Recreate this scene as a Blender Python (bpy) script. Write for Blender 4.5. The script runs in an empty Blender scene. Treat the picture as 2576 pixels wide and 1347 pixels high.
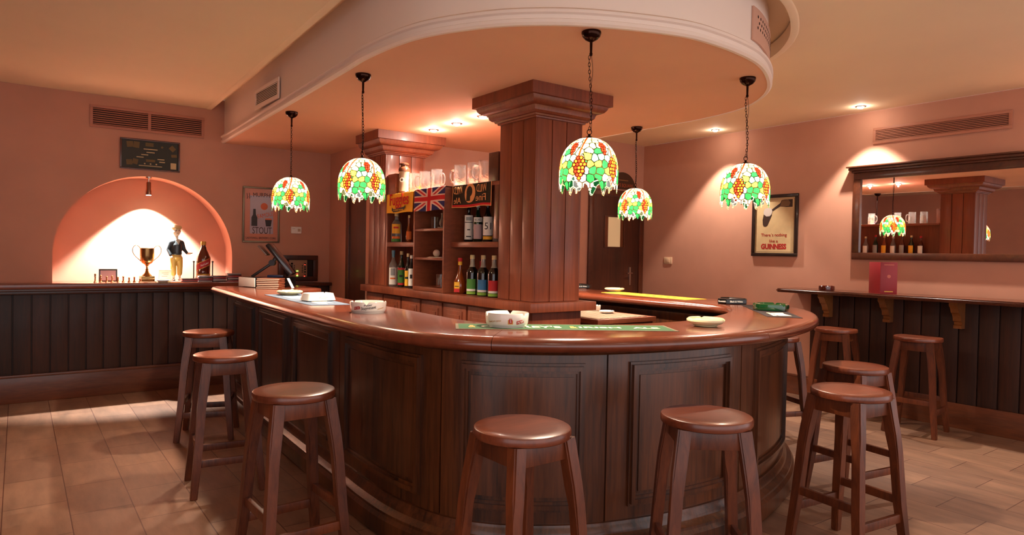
import bpy, bmesh, math, random
import numpy as np
from math import sin, cos, pi, radians, sqrt, atan2, hypot
from mathutils import Vector, Matrix
random.seed(7)
SC = bpy.context.scene
COL = SC.collection

# ---------------------------------------------------------------- camera, world, exposure
EYE = 1.40; YAW = .9373; PITCH = .0214; ROLL = .0184
_f0 = Vector((cos(YAW), sin(YAW), 0)); _up = Vector((0, 0, 1)); _r0 = _f0.cross(_up)
_fw = _f0*cos(PITCH) - _up*sin(PITCH); _u0 = _r0.cross(_fw)
_r = _r0*cos(ROLL) + _u0*sin(ROLL); _u = -_r0*sin(ROLL) + _u0*cos(ROLL)
cd = bpy.data.cameras.new('camera'); cam = bpy.data.objects.new('camera', cd); COL.objects.link(cam)
cam.matrix_world = Matrix(((_r.x, _u.x, -_fw.x, 0), (_r.y, _u.y, -_fw.y, 0), (_r.z, _u.z, -_fw.z, EYE), (0, 0, 0, 1)))
cd.sensor_fit = 'HORIZONTAL'; cd.sensor_width = 36; cd.lens = 1692/2576*36; cd.clip_start = .05
SC.camera = cam
W = bpy.data.worlds.new('world'); SC.world = W; W.use_nodes = True
W.node_tree.nodes['Background'].inputs[0].default_value = (1.0, .90, .90, 1)
W.node_tree.nodes['Background'].inputs[1].default_value = 1.2
vs = SC.view_settings
vs.view_transform = 'Standard'; vs.look = 'None'; vs.gamma = 1; vs.exposure = 0.45; vs.use_curve_mapping = False
LAMP_W = 64; SPOT_W = 110; NICHE_W = 400; BAR_SPOT_W = 105; FILL_W = 6

def light(name, kind, loc, energy, color, parent=None, **k):
    d = bpy.data.lights.new(name, kind); d.energy = energy; d.color = color
    for a, b in k.items(): setattr(d, a, b)
    o = bpy.data.objects.new(name, d); COL.objects.link(o); o.location = loc
    if parent: o.parent = parent
    return o
WARM = (1, .90, .77)

# ---------------------------------------------------------------- materials
def lin(c): return tuple(((v/255)/12.92 if v/255 <= .04045 else ((v/255+.055)/1.055)**2.4) for v in c)
MATS = {}
def mat(name, col, rough=.5, metal=0, emit=None, es=0, coat=0, trans=0, ior=1.45, alpha=1, noise=0, nscale=8, bump=0, spec=.5):
    if name in MATS: return MATS[name]
    m = bpy.data.materials.new(name); m.use_nodes = True; nt = m.node_tree; b = nt.nodes['Principled BSDF']
    c = lin(col) if max(col) > 1.001 else tuple(col)
    b.inputs['Base Color'].default_value = (*c, 1); b.inputs['Roughness'].default_value = rough
    b.inputs['Metallic'].default_value = metal; b.inputs['Coat Weight'].default_value = coat
    b.inputs['Coat Roughness'].default_value = .08; b.inputs['IOR'].default_value = ior
    b.inputs['Transmission Weight'].default_value = trans; b.inputs['Specular IOR Level'].default_value = spec
    if emit:
        b.inputs['Emission Color'].default_value = (*(lin(emit) if max(emit) > 1.001 else emit), 1); b.inputs['Emission Strength'].default_value = es
    if noise or bump:
        tc = nt.nodes.new('ShaderNodeTexCoord'); n = nt.nodes.new('ShaderNodeTexNoise'); n.inputs['Scale'].default_value = nscale; n.inputs['Detail'].default_value = 5
        nt.links.new(tc.outputs['Object'], n.inputs['Vector'])
        if noise:
            r = nt.nodes.new('ShaderNodeMapRange'); r.inputs['From Min'].default_value = .3; r.inputs['From Max'].default_value = .7
            r.inputs['To Min'].default_value = 1-noise; r.inputs['To Max'].default_value = 1+noise
            nt.links.new(n.outputs['Fac'], r.inputs['Value'])
            mx = nt.nodes.new('ShaderNodeVectorMath'); mx.operation = 'SCALE'; mx.inputs[0].default_value = c
            nt.links.new(r.outputs[0], mx.inputs['Scale']); nt.links.new(mx.outputs[0], b.inputs['Base Color'])
        if bump:
            bp = nt.nodes.new('ShaderNodeBump'); bp.inputs['Strength'].default_value = bump; bp.inputs['Distance'].default_value = .01
            nt.links.new(n.outputs['Fac'], bp.inputs['Height']); nt.links.new(bp.outputs[0], b.inputs['Normal'])
    MATS[name] = m; return m
def wood(name, dark, light_, scale=(14, 14, 1.2), rough=.35, coat=.3, blotch=.5):
    """stained wood: fine streaks stretched along one axis and broad blotches of stain"""
    if name in MATS: return MATS[name]
    m = bpy.data.materials.new(name); m.use_nodes = True; nt = m.node_tree; b = nt.nodes['Principled BSDF']; L = nt.links.new
    tc = nt.nodes.new('ShaderNodeTexCoord'); mp = nt.nodes.new('ShaderNodeMapping'); mp.inputs['Scale'].default_value = scale
    L(tc.outputs['Object'], mp.inputs['Vector'])
    oi = nt.nodes.new('ShaderNodeObjectInfo'); ml = nt.nodes.new('ShaderNodeMath'); ml.operation = 'MULTIPLY'; ml.inputs[1].default_value = 37
    L(oi.outputs['Random'], ml.inputs[0]); cb = nt.nodes.new('ShaderNodeCombineXYZ')
    for i in range(3): L(ml.outputs[0], cb.inputs[i])
    L(cb.outputs[0], mp.inputs['Location'])
    n1 = nt.nodes.new('ShaderNodeTexNoise'); n1.inputs['Scale'].default_value = 4; n1.inputs['Detail'].default_value = 8; n1.inputs['Roughness'].default_value = .65
    n1.inputs['Distortion'].default_value = .6
    L(mp.outputs[0], n1.inputs['Vector'])
    n2 = nt.nodes.new('ShaderNodeTexNoise'); n2.inputs['Scale'].default_value = .35; n2.inputs['Detail'].default_value = 3; L(mp.outputs[0], n2.inputs['Vector'])
    mx = nt.nodes.new('ShaderNodeMix'); mx.data_type = 'FLOAT'; mx.inputs[0].default_value = blotch
    L(n1.outputs['Fac'], mx.inputs[2]); L(n2.outputs['Fac'], mx.inputs[3])
    cr = nt.nodes.new('ShaderNodeValToRGB'); e = cr.color_ramp.elements
    e[0].position = .36; e[0].color = (*lin(dark), 1); e[1].position = .64; e[1].color = (*lin(light_), 1)
    L(mx.outputs[0], cr.inputs[0]); L(cr.outputs[0], b.inputs['Base Color'])
    b.inputs['Roughness'].default_value = rough; b.inputs['Coat Weight'].default_value = coat; b.inputs['Coat Roughness'].default_value = .15
    bp = nt.nodes.new('ShaderNodeBump'); bp.inputs['Strength'].default_value = .08; bp.inputs['Distance'].default_value = .004
    L(n1.outputs['Fac'], bp.inputs['Height']); L(bp.outputs[0], b.inputs['Normal'])
    MATS[name] = m; return m

M_WALL = mat('salmon_wall_paint', (196, 141, 117), .75, noise=.05, nscale=3, bump=.12)
M_CEIL = mat('cream_ceiling_paint', (244, 220, 184), .8, noise=.02, nscale=2)
M_SOFF = mat('orange_soffit_paint', (224, 170, 138), .8, noise=.03, nscale=2)
M_TRIM = mat('white_plaster_trim', (236, 218, 204), .6)
M_BODY = wood('dark_bar_wood', (26, 10, 4), (104, 54, 23), (12, 12, .7), .36, .3)
M_TOP = wood('bar_top_wood', (90, 38, 21), (128, 60, 36), (3, 3, 3), .24, .6, .6)
M_CAP = wood('red_column_wood', (100, 44, 24), (136, 66, 38), (14, 14, .8), .45, .15)
M_SHELF = wood('shelf_wood', (110, 54, 32), (150, 80, 50), (3, 3, 10), .45, .15)
M_STOOL = wood('stool_wood', (66, 27, 11), (120, 58, 27), (12, 12, 2), .42, .15)
M_SEAT = wood('stool_seat_wood', (88, 38, 20), (128, 62, 36), (2, 16, 8), .34, .35)
M_DADO = wood('dark_dado_wood', (34, 13, 6), (70, 32, 14), (14, 14, .8), .55, .05)
M_BASEB = wood('baseboard_wood', (84, 40, 18), (122, 62, 30), (1.5, 1.5, 12), .4, .3)
M_DOOR = wood('door_wood', (50, 20, 8), (84, 38, 18), (12, 12, .8), .4, .3)
M_FRAME = wood('frame_wood', (62, 28, 14), (96, 46, 24), (8, 8, 8), .35, .4)
M_CORB = wood('corbel_wood', (110, 60, 24), (150, 90, 40), (6, 6, 6), .4, .3)
M_BLACK = mat('black_gloss', (14, 12, 12), .2, coat=.3)
M_DARK = mat('dark_shadow_paint', (30, 12, 8), .7)
M_BRONZE = mat('dark_bronze', (48, 26, 18), .18, metal=.9)
M_WHITE = mat('white_ceramic', (236, 230, 220), .18, coat=.5)
M_CREAM = mat('cream_ceramic', (238, 222, 176), .2, coat=.5)
M_CHROME = mat('chrome', (200, 195, 190), .15, metal=1)
M_GREY = mat('grey_metal_frame', (120, 105, 85), .35, metal=.7)
M_RED = mat('red_print', (170, 26, 28), .5)
M_GOLD = mat('gold_print', (190, 140, 60), .4, metal=.4)
M_INK = mat('dark_ink', (30, 22, 20), .6)
M_PALE = mat('pale_print', (232, 226, 210), .6)
M_GRILLE = mat('salmon_grille_paint', (184, 122, 98), .5)

# ---------------------------------------------------------------- mesh helpers
def nbm(): return bmesh.new()
def bx(bm, lo, hi, b=0, mi=0):
    c = [(lo[i]+hi[i])/2 for i in range(3)]; s = [abs(hi[i]-lo[i]) for i in range(3)]
    r = bmesh.ops.create_cube(bm, size=1, matrix=Matrix.Translation(c) @ Matrix.Diagonal((*s, 1)))
    vs_ = r['verts']; fs = set(f for v in vs_ for f in v.link_faces)
    for f in fs: f.material_index = mi
    if b:
        es = set(e for v in vs_ for e in v.link_edges)
        r = bmesh.ops.bevel(bm, geom=list(es), offset=min(b, min(s)*.45), segments=2, affect='EDGES', profile=.6)
        for f in r['faces']: f.material_index = mi
    return bm
def lathe(bm, prof, n=32, c=(0, 0, 0), mi=0, axis='z', cap=True):
    rings = []
    for r, z in prof:
        if r < 1e-5: rings.append([bm.verts.new((0, 0, z))]); continue
        rings.append([bm.verts.new((r*cos(2*pi*i/n), r*sin(2*pi*i/n), z)) for i in range(n)])
    fs = []
    for a, b in zip(rings, rings[1:]):
        for i in range(n):
            j = (i+1) % n
            q = [a[i % len(a)], a[j % len(a)], b[j % len(b)], b[i % len(b)]]
            u = []
            for v in q:
                if v not in u: u.append(v)
            if len(u) > 2:
                try: fs.append(bm.faces.new(u))
                except ValueError: pass
    if cap:
        for g, rev in ((rings[0], True), (rings[-1], False)):
            if len(g) > 2: fs.append(bm.faces.new(list(reversed(g)) if rev else g))
    for f in fs: f.material_index = mi
    M_ = Matrix.Translation(c)
    if axis == 'x': M_ = M_ @ Matrix.Rotation(pi/2, 4, 'Y')
    if axis == 'y': M_ = M_ @ Matrix.Rotation(-pi/2, 4, 'X')
    bmesh.ops.transform(bm, matrix=M_, verts=[v for g in rings for v in g])
    return bm
def tube(bm, pts, r, n=8, closed=False, mi=0, sq=False):
    pts = [Vector(p) for p in pts]; m = len(pts); rr = r if isinstance(r, (list, tuple)) else [r]*m
    rings = []; prev = None
    for i in range(m):
        a = pts[i-1] if (i or closed) else pts[0]; b = pts[(i+1) % m] if (i < m-1 or closed) else pts[-1]
        t = (b-a).normalized()
        if prev is None:
            x = t.orthogonal().normalized() if not sq else (Vector((1, 0, 0)) - t*t.x).normalized()
        else: x = (prev - t*prev.dot(t)).normalized()
        prev = x; y = t.cross(x)
        k0 = pi/4 if sq else 0
        rings.append([bm.verts.new(pts[i] + (x*cos(2*pi*k/n+k0) + y*sin(2*pi*k/n+k0))*rr[i]) for k in range(n)])
    for i in range(m if closed else m-1):
        a, b = rings[i], rings[(i+1) % m]
        for k in range(n):
            bm.faces.new((a[k], a[(k+1) % n], b[(k+1) % n], b[k])).material_index = mi
    if not closed:
        bm.faces.new(list(reversed(rings[0]))).material_index = mi; bm.faces.new(rings[-1]).material_index = mi
    return bm
def prism(bm, poly, z0, z1, mi=0, M_=None):
    """extrude an xy polygon between two heights"""
    a = [bm.verts.new((x, y, z0)) for x, y in poly]; b = [bm.verts.new((x, y, z1)) for x, y in poly]; n = len(poly); fs = []
    fs.append(bm.faces.new(list(reversed(a)))); fs.append(bm.faces.new(b))
    for i in range(n): fs.append(bm.faces.new((a[i], a[(i+1) % n], b[(i+1) % n], b[i])))
    for f in fs: f.material_index = mi
    if M_ is not None: bmesh.ops.transform(bm, matrix=M_, verts=a+b)
    return bm
def beam(bm, p, q, w, h, b=.002, mi=0, up=(0, 0, 1)):
    p, q = Vector(p), Vector(q); d = q-p; L = d.length; x = d.normalized(); z = Vector(up); z = (z-x*z.dot(x)).normalized(); y = z.cross(x)
    t = nbm(); bx(t, (0, -w/2, -h/2), (L, w/2, h/2), b, mi)
    t.transform(Matrix(((x.x, y.x, z.x, p.x), (x.y, y.y, z.y, p.y), (x.z, y.z, z.z, p.z), (0, 0, 0, 1))))
    me = bpy.data.meshes.new('t'); t.to_mesh(me); t.free(); bm.from_mesh(me); bpy.data.meshes.remove(me); return bm
def obj(name, bm, m, parent=None, smooth=True, loc=None, ang=35):
    me = bpy.data.meshes.new(name)
    if isinstance(bm, bmesh.types.BMesh):
        bmesh.ops.recalc_face_normals(bm, faces=bm.faces[:]); bm.to_mesh(me); bm.free()
    else: me = bm
    for x in (m if isinstance(m, (list, tuple)) else [m]): me.materials.append(x)
    if smooth and len(me.polygons):
        me.polygons.foreach_set('use_smooth', [True]*len(me.polygons)); me.set_sharp_from_angle(angle=radians(ang))
    o = bpy.data.objects.new(name, me); COL.objects.link(o)
    if parent: o.parent = parent
    if loc: o.location = loc
    return o
def tag(o, label, cat, group=None):
    o['label'] = label; o['category'] = cat
    if group: o['group'] = group
    return o
def thing(name, label, cat, loc=(0, 0, 0), rotz=0, group=None):
    o = bpy.data.objects.new(name, None); COL.objects.link(o); o.empty_display_size = .1
    o.location = loc; o.rotation_euler = (0, 0, rotz); return tag(o, label, cat, group)
def struct(name, bm, m, **k):
    o = obj(name, bm, m, **k); o['kind'] = 'structure'; return o
def dup(root, loc, rotz=None, label=None, group=None):
    r = root.copy(); COL.objects.link(r); r.location = loc
    if rotz is not None: r.rotation_euler = (0, 0, rotz)
    if label: r['label'] = label
    if group: r['group'] = group
    for ch in list(root.children):
        c = ch.copy(); COL.objects.link(c); c.parent = r
        for g in list(ch.children):
            d = g.copy(); COL.objects.link(d); d.parent = c
    return r
FL = Matrix(((1, 0, 0, 0), (0, 0, -1, 0), (0, 1, 0, 0), (0, 0, 0, 1)))      # reads facing -Y (left and far walls)
FR = Matrix(((0, 0, -1, 0), (-1, 0, 0, 0), (0, 1, 0, 0), (0, 0, 0, 1)))     # reads facing -X (right wall, back bar)
def text(s, size, m, parent, at, R=None, ext=.0006, bold=0, width=None, height=None, wrap=None, name='lettering', align='CENTER', mirror=False, arc=None, slant=0):
    """flat lettering turned into a mesh; width/height force its size, wrap bends it round a cylinder of that radius"""
    c = bpy.data.curves.new(name, 'FONT'); c.body = s; c.size = size; c.extrude = ext; c.offset = bold; c.align_x = align; c.align_y = 'CENTER'; c.resolution_u = 3
    o = bpy.data.objects.new('t', c); COL.objects.link(o); dg = bpy.context.evaluated_depsgraph_get()
    me = bpy.data.meshes.new_from_object(o.evaluated_get(dg)); bpy.data.objects.remove(o); bpy.data.curves.remove(c)
    me.materials.clear()
    V = [v.co.copy() for v in me.vertices]
    if not V: return None
    x0, x1 = min(v.x for v in V), max(v.x for v in V); y0, y1 = min(v.y for v in V), max(v.y for v in V)
    sx = width/(x1-x0) if width else 1; sy = height/(y1-y0) if height else 1
    if mirror: sx = -sx
    for v, q in zip(me.vertices, V):
        x = (q.x-(x0+x1)/2)*sx if width else q.x*sx; y = (q.y-(y0+y1)/2)*sy if height else q.y; z = q.z
        y += x*slant
        if arc: a = x/arc; x, y = (arc+y)*sin(a), (arc+y)*cos(a)-arc
        if wrap: a = x/wrap; x, z = (wrap+z)*sin(a), (wrap+z)*cos(a)-wrap
        v.co = (x, y, z)
    if mirror: me.flip_normals()
    M_ = Matrix.Translation(at) @ (R if R is not None else Matrix.Identity(4))
    me.transform(M_)
    return obj(name, me, m, parent, smooth=False)
def card(name, w, h, t, m, parent, at, R, b=0):
    """thin board of width w, height h, thickness t whose face reads along R"""
    bm = nbm(); bx(bm, (-w/2, -h/2, 0), (w/2, h/2, t), b); bm.transform(Matrix.Translation(at) @ R); return obj(name, bm, m, parent)
def painted(name, nu, nv, fxyz, fmat, mats, parent=None):
    """fine grid whose faces take their colour from a printed pattern"""
    V = [fxyz(i/nu, j/nv) for j in range(nv+1) for i in range(nu+1)]; F = []; MI = []
    for j in range(nv):
        for i in range(nu):
            k = fmat((i+.5)/nu, (j+.5)/nv)
            if k is None: continue
            a = j*(nu+1)+i; F.append((a, a+1, a+nu+2, a+nu+1)); MI.append(k)
    me = bpy.data.meshes.new(name); me.from_pydata([tuple(v) for v in V], [], F); me.polygons.foreach_set('material_index', MI)
    o = obj(name, me, mats, parent, ang=80); return o

# ---------------------------------------------------------------- curves of the bar and of the soffit
def cr(P, step=.035):
    P = np.array(P, float); o = []
    for i in range(len(P)-1):
        a, b, c, d = P[max(i-1, 0)], P[i], P[i+1], P[min(i+2, len(P)-1)]
        n = max(2, int(np.linalg.norm(c-b)/step))
        for k in range(n):
            t = k/n; o.append(.5*((2*b)+(c-a)*t+(2*a-5*b+4*c-d)*t*t+(3*b-a-3*c+d)*t**3))
    o.append(P[-1]); return np.array(o)
class Curve:
    def __init__(s, P):
        s.c = cr(P); d = np.linalg.norm(np.diff(s.c, axis=0), axis=1); s.s = np.concatenate([[0], np.cumsum(d)]); s.len = s.s[-1]
        t = np.gradient(s.c, axis=0); t /= np.linalg.norm(t, axis=1)[:, None]
        for _ in range(3): t[1:-1] = (t[:-2]+t[1:-1]*2+t[2:])/4
        t /= np.linalg.norm(t, axis=1)[:, None]; s.t = t
    def at(s, q, d=0):
        x = np.interp(q, s.s, s.c[:, 0]); y = np.interp(q, s.s, s.c[:, 1]); tx = np.interp(q, s.s, s.t[:, 0]); ty = np.interp(q, s.s, s.t[:, 1]); l = hypot(tx, ty)
        return (x - ty/l*d, y + tx/l*d)
def sweep(bm, C, s0, s1, prof, step=.035, mi=0, caps=True):
    """closed profile of (inward distance, height) carried along the curve; distance may be a function of s"""
    n = max(2, int((s1-s0)/step)); rings = []
    for i in range(n+1):
        q = s0+(s1-s0)*i/n
        rings.append([bm.verts.new((*C.at(q, d(q) if callable(d) else d), z)) for d, z in prof])
    m = len(prof)
    for a, b in zip(rings, rings[1:]):
        for k in range(m): bm.faces.new((a[k], a[(k+1) % m], b[(k+1) % m], b[k])).material_index = mi
    if caps:
        bm.faces.new(rings[0]).material_index = mi; bm.faces.new(list(reversed(rings[-1]))).material_index = mi
    return bm
def cbox(bm, C, s0, s1, z0, z1, d0, d1, step=.035): return sweep(bm, C, s0, s1, [(d0, z0), (d0, z1), (d1, z1), (d1, z0)], step)
S0 = .20     # the bar end added before the first measured point
BAR = Curve([(1.405, 6.50), (1.40, 6.30), (1.365, 5.52), (1.34, 4.9), (1.318, 4.257), (1.30, 3.604), (1.289, 3.27), (1.297, 2.961), (1.345, 2.69), (1.43, 2.472),
             (1.58, 2.277), (1.79, 2.118), (2.02, 2.0), (2.33, 1.912), (2.647, 1.868), (2.96, 1.872), (3.312, 1.945), (3.657, 2.057), (3.96, 2.2), (4.26, 2.4),
             (4.5, 2.65), (4.64, 2.95), (4.68, 3.3), (4.68, 3.7), (4.68, 4.3), (4.68, 5.0), (4.68, 5.75)])
SOF = Curve([(1.70, 7.34), (1.67, 6.4), (1.639, 5.36), (1.593, 3.96), (1.578, 3.50), (1.628, 3.06), (1.776, 2.738), (1.951, 2.528), (2.197, 2.355), (2.582, 2.202),
             (2.858, 2.177), (3.177, 2.21), (3.417, 2.284), (3.674, 2.415), (3.886, 2.564), (4.08, 2.77), (4.218, 3.02), (4.285, 3.4), (4.29, 3.8), (4.29, 6.0)])

# ---------------------------------------------------------------- the setting
CEIL = 2.80; YL = 7.34; XR = 6.48; YF = 6.00; ZS = 2.475; WT = CEIL+.108
def floor_mat():
    m = bpy.data.materials.new('stone_tile'); m.use_nodes = True; nt = m.node_tree; b = nt.nodes['Principled BSDF']; L = nt.links.new
    tc = nt.nodes.new('ShaderNodeTexCoord'); mp = nt.nodes.new('ShaderNodeMapping'); mp.inputs['Rotation'].default_value = (0, 0, pi/2); mp.inputs['Location'].default_value = (.12, .065, 0)
    L(tc.outputs['Object'], mp.inputs['Vector'])
    br = nt.nodes.new('ShaderNodeTexBrick'); br.inputs['Scale'].default_value = 1; br.inputs['Brick Width'].default_value = .50; br.inputs['Row Height'].default_value = .285
    br.inputs['Mortar Size'].default_value = .003; br.inputs['Mortar Smooth'].default_value = .3; br.inputs['Bias'].default_value = 0
    br.inputs['Color1'].default_value = (*lin((142, 104, 80)), 1); br.inputs['Color2'].default_value = (*lin((122, 86, 66)), 1); br.inputs['Mortar'].default_value = (*lin((88, 50, 36)), 1)
    L(mp.outputs[0], br.inputs['Vector'])
    mp2 = nt.nodes.new('ShaderNodeMapping'); mp2.inputs['Scale'].default_value = (9, 2, 1); L(tc.outputs['Object'], mp2.inputs['Vector'])
    n = nt.nodes.new('ShaderNodeTexNoise'); n.inputs['Scale'].default_value = 1; n.inputs['Detail'].default_value = 8; n.inputs['Roughness'].default_value = .65; L(mp2.outputs[0], n.inputs['Vector'])
    r = nt.nodes.new('ShaderNodeMapRange'); r.inputs['From Min'].default_value = .3; r.inputs['From Max'].default_value = .7; r.inputs['To Min'].default_value = .70; r.inputs['To Max'].default_value = 1.3
    L(n.outputs['Fac'], r.inputs['Value'])
    v = nt.nodes.new('ShaderNodeVectorMath'); v.operation = 'SCALE'; L(br.outputs['Color'], v.inputs[0]); L(r.outputs[0], v.inputs['Scale']); L(v.outputs[0], b.inputs['Base Color'])
    bp = nt.nodes.new('ShaderNodeBump'); bp.inputs['Strength'].default_value = .25; bp.inputs['Distance'].default_value = .003; bp.invert = True
    L(br.outputs['Fac'], bp.inputs['Height']); L(bp.outputs[0], b.inputs['Normal']); b.inputs['Roughness'].default_value = .5
    return m
X0, Y0 = -2.5, -2.5      # the room stays open behind the camera
bm = nbm(); bx(bm, (X0, Y0, -.1), (XR+.2, YL+.6, 0)); struct('floor', bm, floor_mat())
# the ceiling stops short of the dropped soffit and leaves a recess all round it
CN = [SOF.at(SOF.len*i/170, -.13) for i in range(171)]
CN[0] = (CN[0][0], YL-.001); CN[-1] = (CN[-1][0], YF-.001)
bm = nbm(); prism(bm, [(X0, YL-.001), (X0, Y0), (XR-.001, Y0), (XR-.001, YF-.001)]+list(reversed(CN)), CEIL, CEIL+.09); struct('ceiling', bm, M_CEIL, smooth=False)
bm = nbm(); bx(bm, (X0, Y0, CEIL+.11), (XR+.15, YL+.3, CEIL+.16)); struct('ceiling_recess', bm, M_CEIL)
# left wall with its arched niche
NX, NR, NZ, ND = 1.018, .770, 1.305, .27
bm = nbm()
arch = [(NX+NR*cos(a), NZ+NR*sin(a)) for a in np.linspace(0, pi, 41)]
def quadf(pts):
    return bm.faces.new([bm.verts.new(p) for p in pts])
XW1 = 2.83
quadf([(X0, YL, 0), (NX-NR, YL, 0), (NX-NR, YL, WT), (X0, YL, WT)]); quadf([(NX+NR, YL, 0), (XW1+.2, YL, 0), (XW1+.2, YL, WT), (NX+NR, YL, WT)])
quadf([(NX-NR, YL, 0), (NX+NR, YL, 0), (NX+NR, YL, 1.0), (NX-NR, YL, 1.0)])
for (xa, za), (xb, zb) in zip(arch, arch[1:]):
    quadf([(xb, YL, zb), (xa, YL, za), (xa, YL, WT), (xb, YL, WT)]); quadf([(xa, YL, za), (xb, YL, zb), (xb, YL+ND, zb), (xa, YL+ND, za)])
for sx in (-1, 1):
    x = NX+sx*NR; quadf([(x, YL, 1.0), (x, YL+ND, 1.0), (x, YL+ND, NZ), (x, YL, NZ)])
quadf([(NX-NR, YL, 1.0), (NX+NR, YL, 1.0), (NX+NR, YL+ND, 1.0), (NX-NR, YL+ND, 1.0)])
bm.faces.new([bm.verts.new((x, YL+ND, z)) for x, z in [(NX-NR, 1.0), (NX+NR, 1.0)]+arch])
bmesh.ops.remove_doubles(bm, verts=bm.verts[:], dist=1e-4)
me = bpy.data.meshes.new('wall_left'); bm.to_mesh(me); bm.free(); me.materials.append(M_WALL)
me.polygons.foreach_set('use_smooth', [True]*len(me.polygons)); me.set_sharp_from_angle(angle=radians(30))
o = bpy.data.objects.new('wall_left', me); COL.objects.link(o); o['kind'] = 'structure'
bm = nbm(); bx(bm, (XW1, YF+.002, 0), (XW1+.2, YL+.001, WT)); struct('wall_middle', bm, M_WALL)
bm = nbm(); bx(bm, (XW1, YF, 0), (XR+.2, YF+.15, WT)); struct('wall_far', bm, M_WALL)
bm = nbm(); bx(bm, (XR, -.2, 0), (XR+.15, YF, CEIL)); struct('wall_right', bm, M_WALL)
bm = nbm(); bx(bm, (X0-.15, 1.0, 0), (X0, YL, CEIL)); struct('wall_side', bm, M_WALL)
bm = nbm(); bx(bm, (2.715, YF+.012, 0), (XW1-.001, YF+.10, ZS-.001), .004); struct('trim_3', bm, M_WALL)
# dropped soffit
bm = nbm(); n = int(SOF.len/.04); pts = [SOF.at(SOF.len*i/n, .0) for i in range(n+1)]
poly = pts+[(XW1+.001, YF-.001), (XW1, YL-.001)]
poly = pts+[(XW1-.001, YF+.0), (XW1-.001, YL)]
prism(bm, poly, ZS, CEIL+.1095); o = struct('ceiling_soffit', bm, [M_SOFF, M_TRIM], ang=30)
for f in o.data.polygons:
    if abs(f.normal.z) < .5: f.material_index = 1
bm = nbm(); sweep(bm, SOF, 0, SOF.len, [(.0, ZS-.004), (-.018, ZS-.004), (-.03, ZS+.006), (-.03, ZS+.022), (-.018, ZS+.028), (-.022, ZS+.045), (-.034, ZS+.052), (-.034, ZS+.066), (-.018, ZS+.078), (0, ZS+.08)])
struct('trim_1', bm, M_TRIM)
bm = nbm(); sweep(bm, SOF, 0, SOF.len, [(-.129, CEIL+.01), (-.126, CEIL-.006), (-.165, CEIL-.006), (-.175, CEIL-.0005), (-.14, CEIL+.01)]); struct('trim_2', bm, M_CEIL)
# baseboards
bm = nbm(); bx(bm, (XR-.022, 3.66, 0), (XR-.001, YF-.002, .20), .006); bx(bm, (XR-.03, 3.66, .185), (XR-.001, YF-.002, .205), .006); struct('baseboard_right', bm, M_BASEB)
bm = nbm(); bx(bm, (XR-.6, YF-.022, 0), (XR-.6+.001, YF-.001, .20)); bm.free()
bm = nbm(); bx(bm, (4.75, YF-.022, 0), (5.52, YF-.001, .20), .006); struct('baseboard_far', bm, M_BASEB)
# far door
D0, D1, DZ = 5.60, 6.45, 2.13
d = bpy.data.objects.new('door_1', None); COL.objects.link(d); d.location = (D0, YF, 0); d['kind'] = 'structure'
bm = nbm(); bx(bm, (-.075, -.03, 0), (0, -.001, DZ+.075), .006); bx(bm, (D1-D0-.05, -.03, 0), (D1-D0+.024, -.001, DZ+.075), .006); bx(bm, (0, -.03, DZ), (D1-D0-.05, -.001, DZ+.075), .006); obj('door_frame', bm, M_FRAME, d)
PW0, PW1, PZ0, PZ1 = .20, .53, 1.50, 1.87
bm = nbm()
for lo, hi in (((.004, -.012, .01), (PW0, -.002, DZ-.004)), ((PW1, -.012, .01), (D1-D0-.054, -.002, DZ-.004)), ((PW0, -.012, .01), (PW1, -.002, PZ0)), ((PW0, -.012, PZ1), (PW1, -.002, DZ-.004))): bx(bm, lo, hi)
obj('door_leaf', bm, M_DOOR, d)
bm = nbm()
for lo, hi in (((PW0-.012, -.02, PZ0-.012), (PW0+.006, -.012, PZ1+.012)), ((PW1-.006, -.02, PZ0-.012), (PW1+.012, -.012, PZ1+.012)), ((PW0, -.02, PZ0-.012), (PW1, -.012, PZ0)), ((PW0, -.02, PZ1), (PW1, -.012, PZ1+.012))): bx(bm, lo, hi, .002)
obj('glazing_bead', bm, M_FRAME, d)
bm = nbm(); bx(bm, (PW0, -.008, PZ0), (PW1, -.004, PZ1)); bx(bm, (PW0+.06, -.009, PZ0+.002), (PW0+.27, -.0085, PZ1-.002), mi=1)
obj('door_glass', bm, [mat('door_glass_dark', (110, 60, 34), .2), mat('door_glass_glow', (214, 190, 150), .35, emit=(214, 180, 130), es=.25)], d)  # the pale strip glows by itself, light put into the glass
bm = nbm(); bx(bm, (.635, -.022, 1.02), (.665, -.012, 1.25), .004); tube(bm, [(.65, -.02, 1.175), (.65, -.06, 1.175), (.63, -.065, 1.175), (.55, -.065, 1.172)], .009); obj('door_handle', bm, M_CHROME, d)
# side doorway beyond the shelves
d = bpy.data.objects.new('door_2', None); COL.objects.link(d); d.location = (XW1, 6.33, 0); d['kind'] = 'structure'
bm = nbm(); bx(bm, (-.03, .40, 0), (-.001, .48, 2.13), .006); bx(bm, (-.03, -.02, 2.06), (-.001, .40, 2.13), .006); obj('door_frame', bm, M_FRAME, d)
bm = nbm(); bx(bm, (-.012, 0, .01), (-.002, .40, 2.06)); obj('door_leaf', bm, M_DOOR, d)
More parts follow.
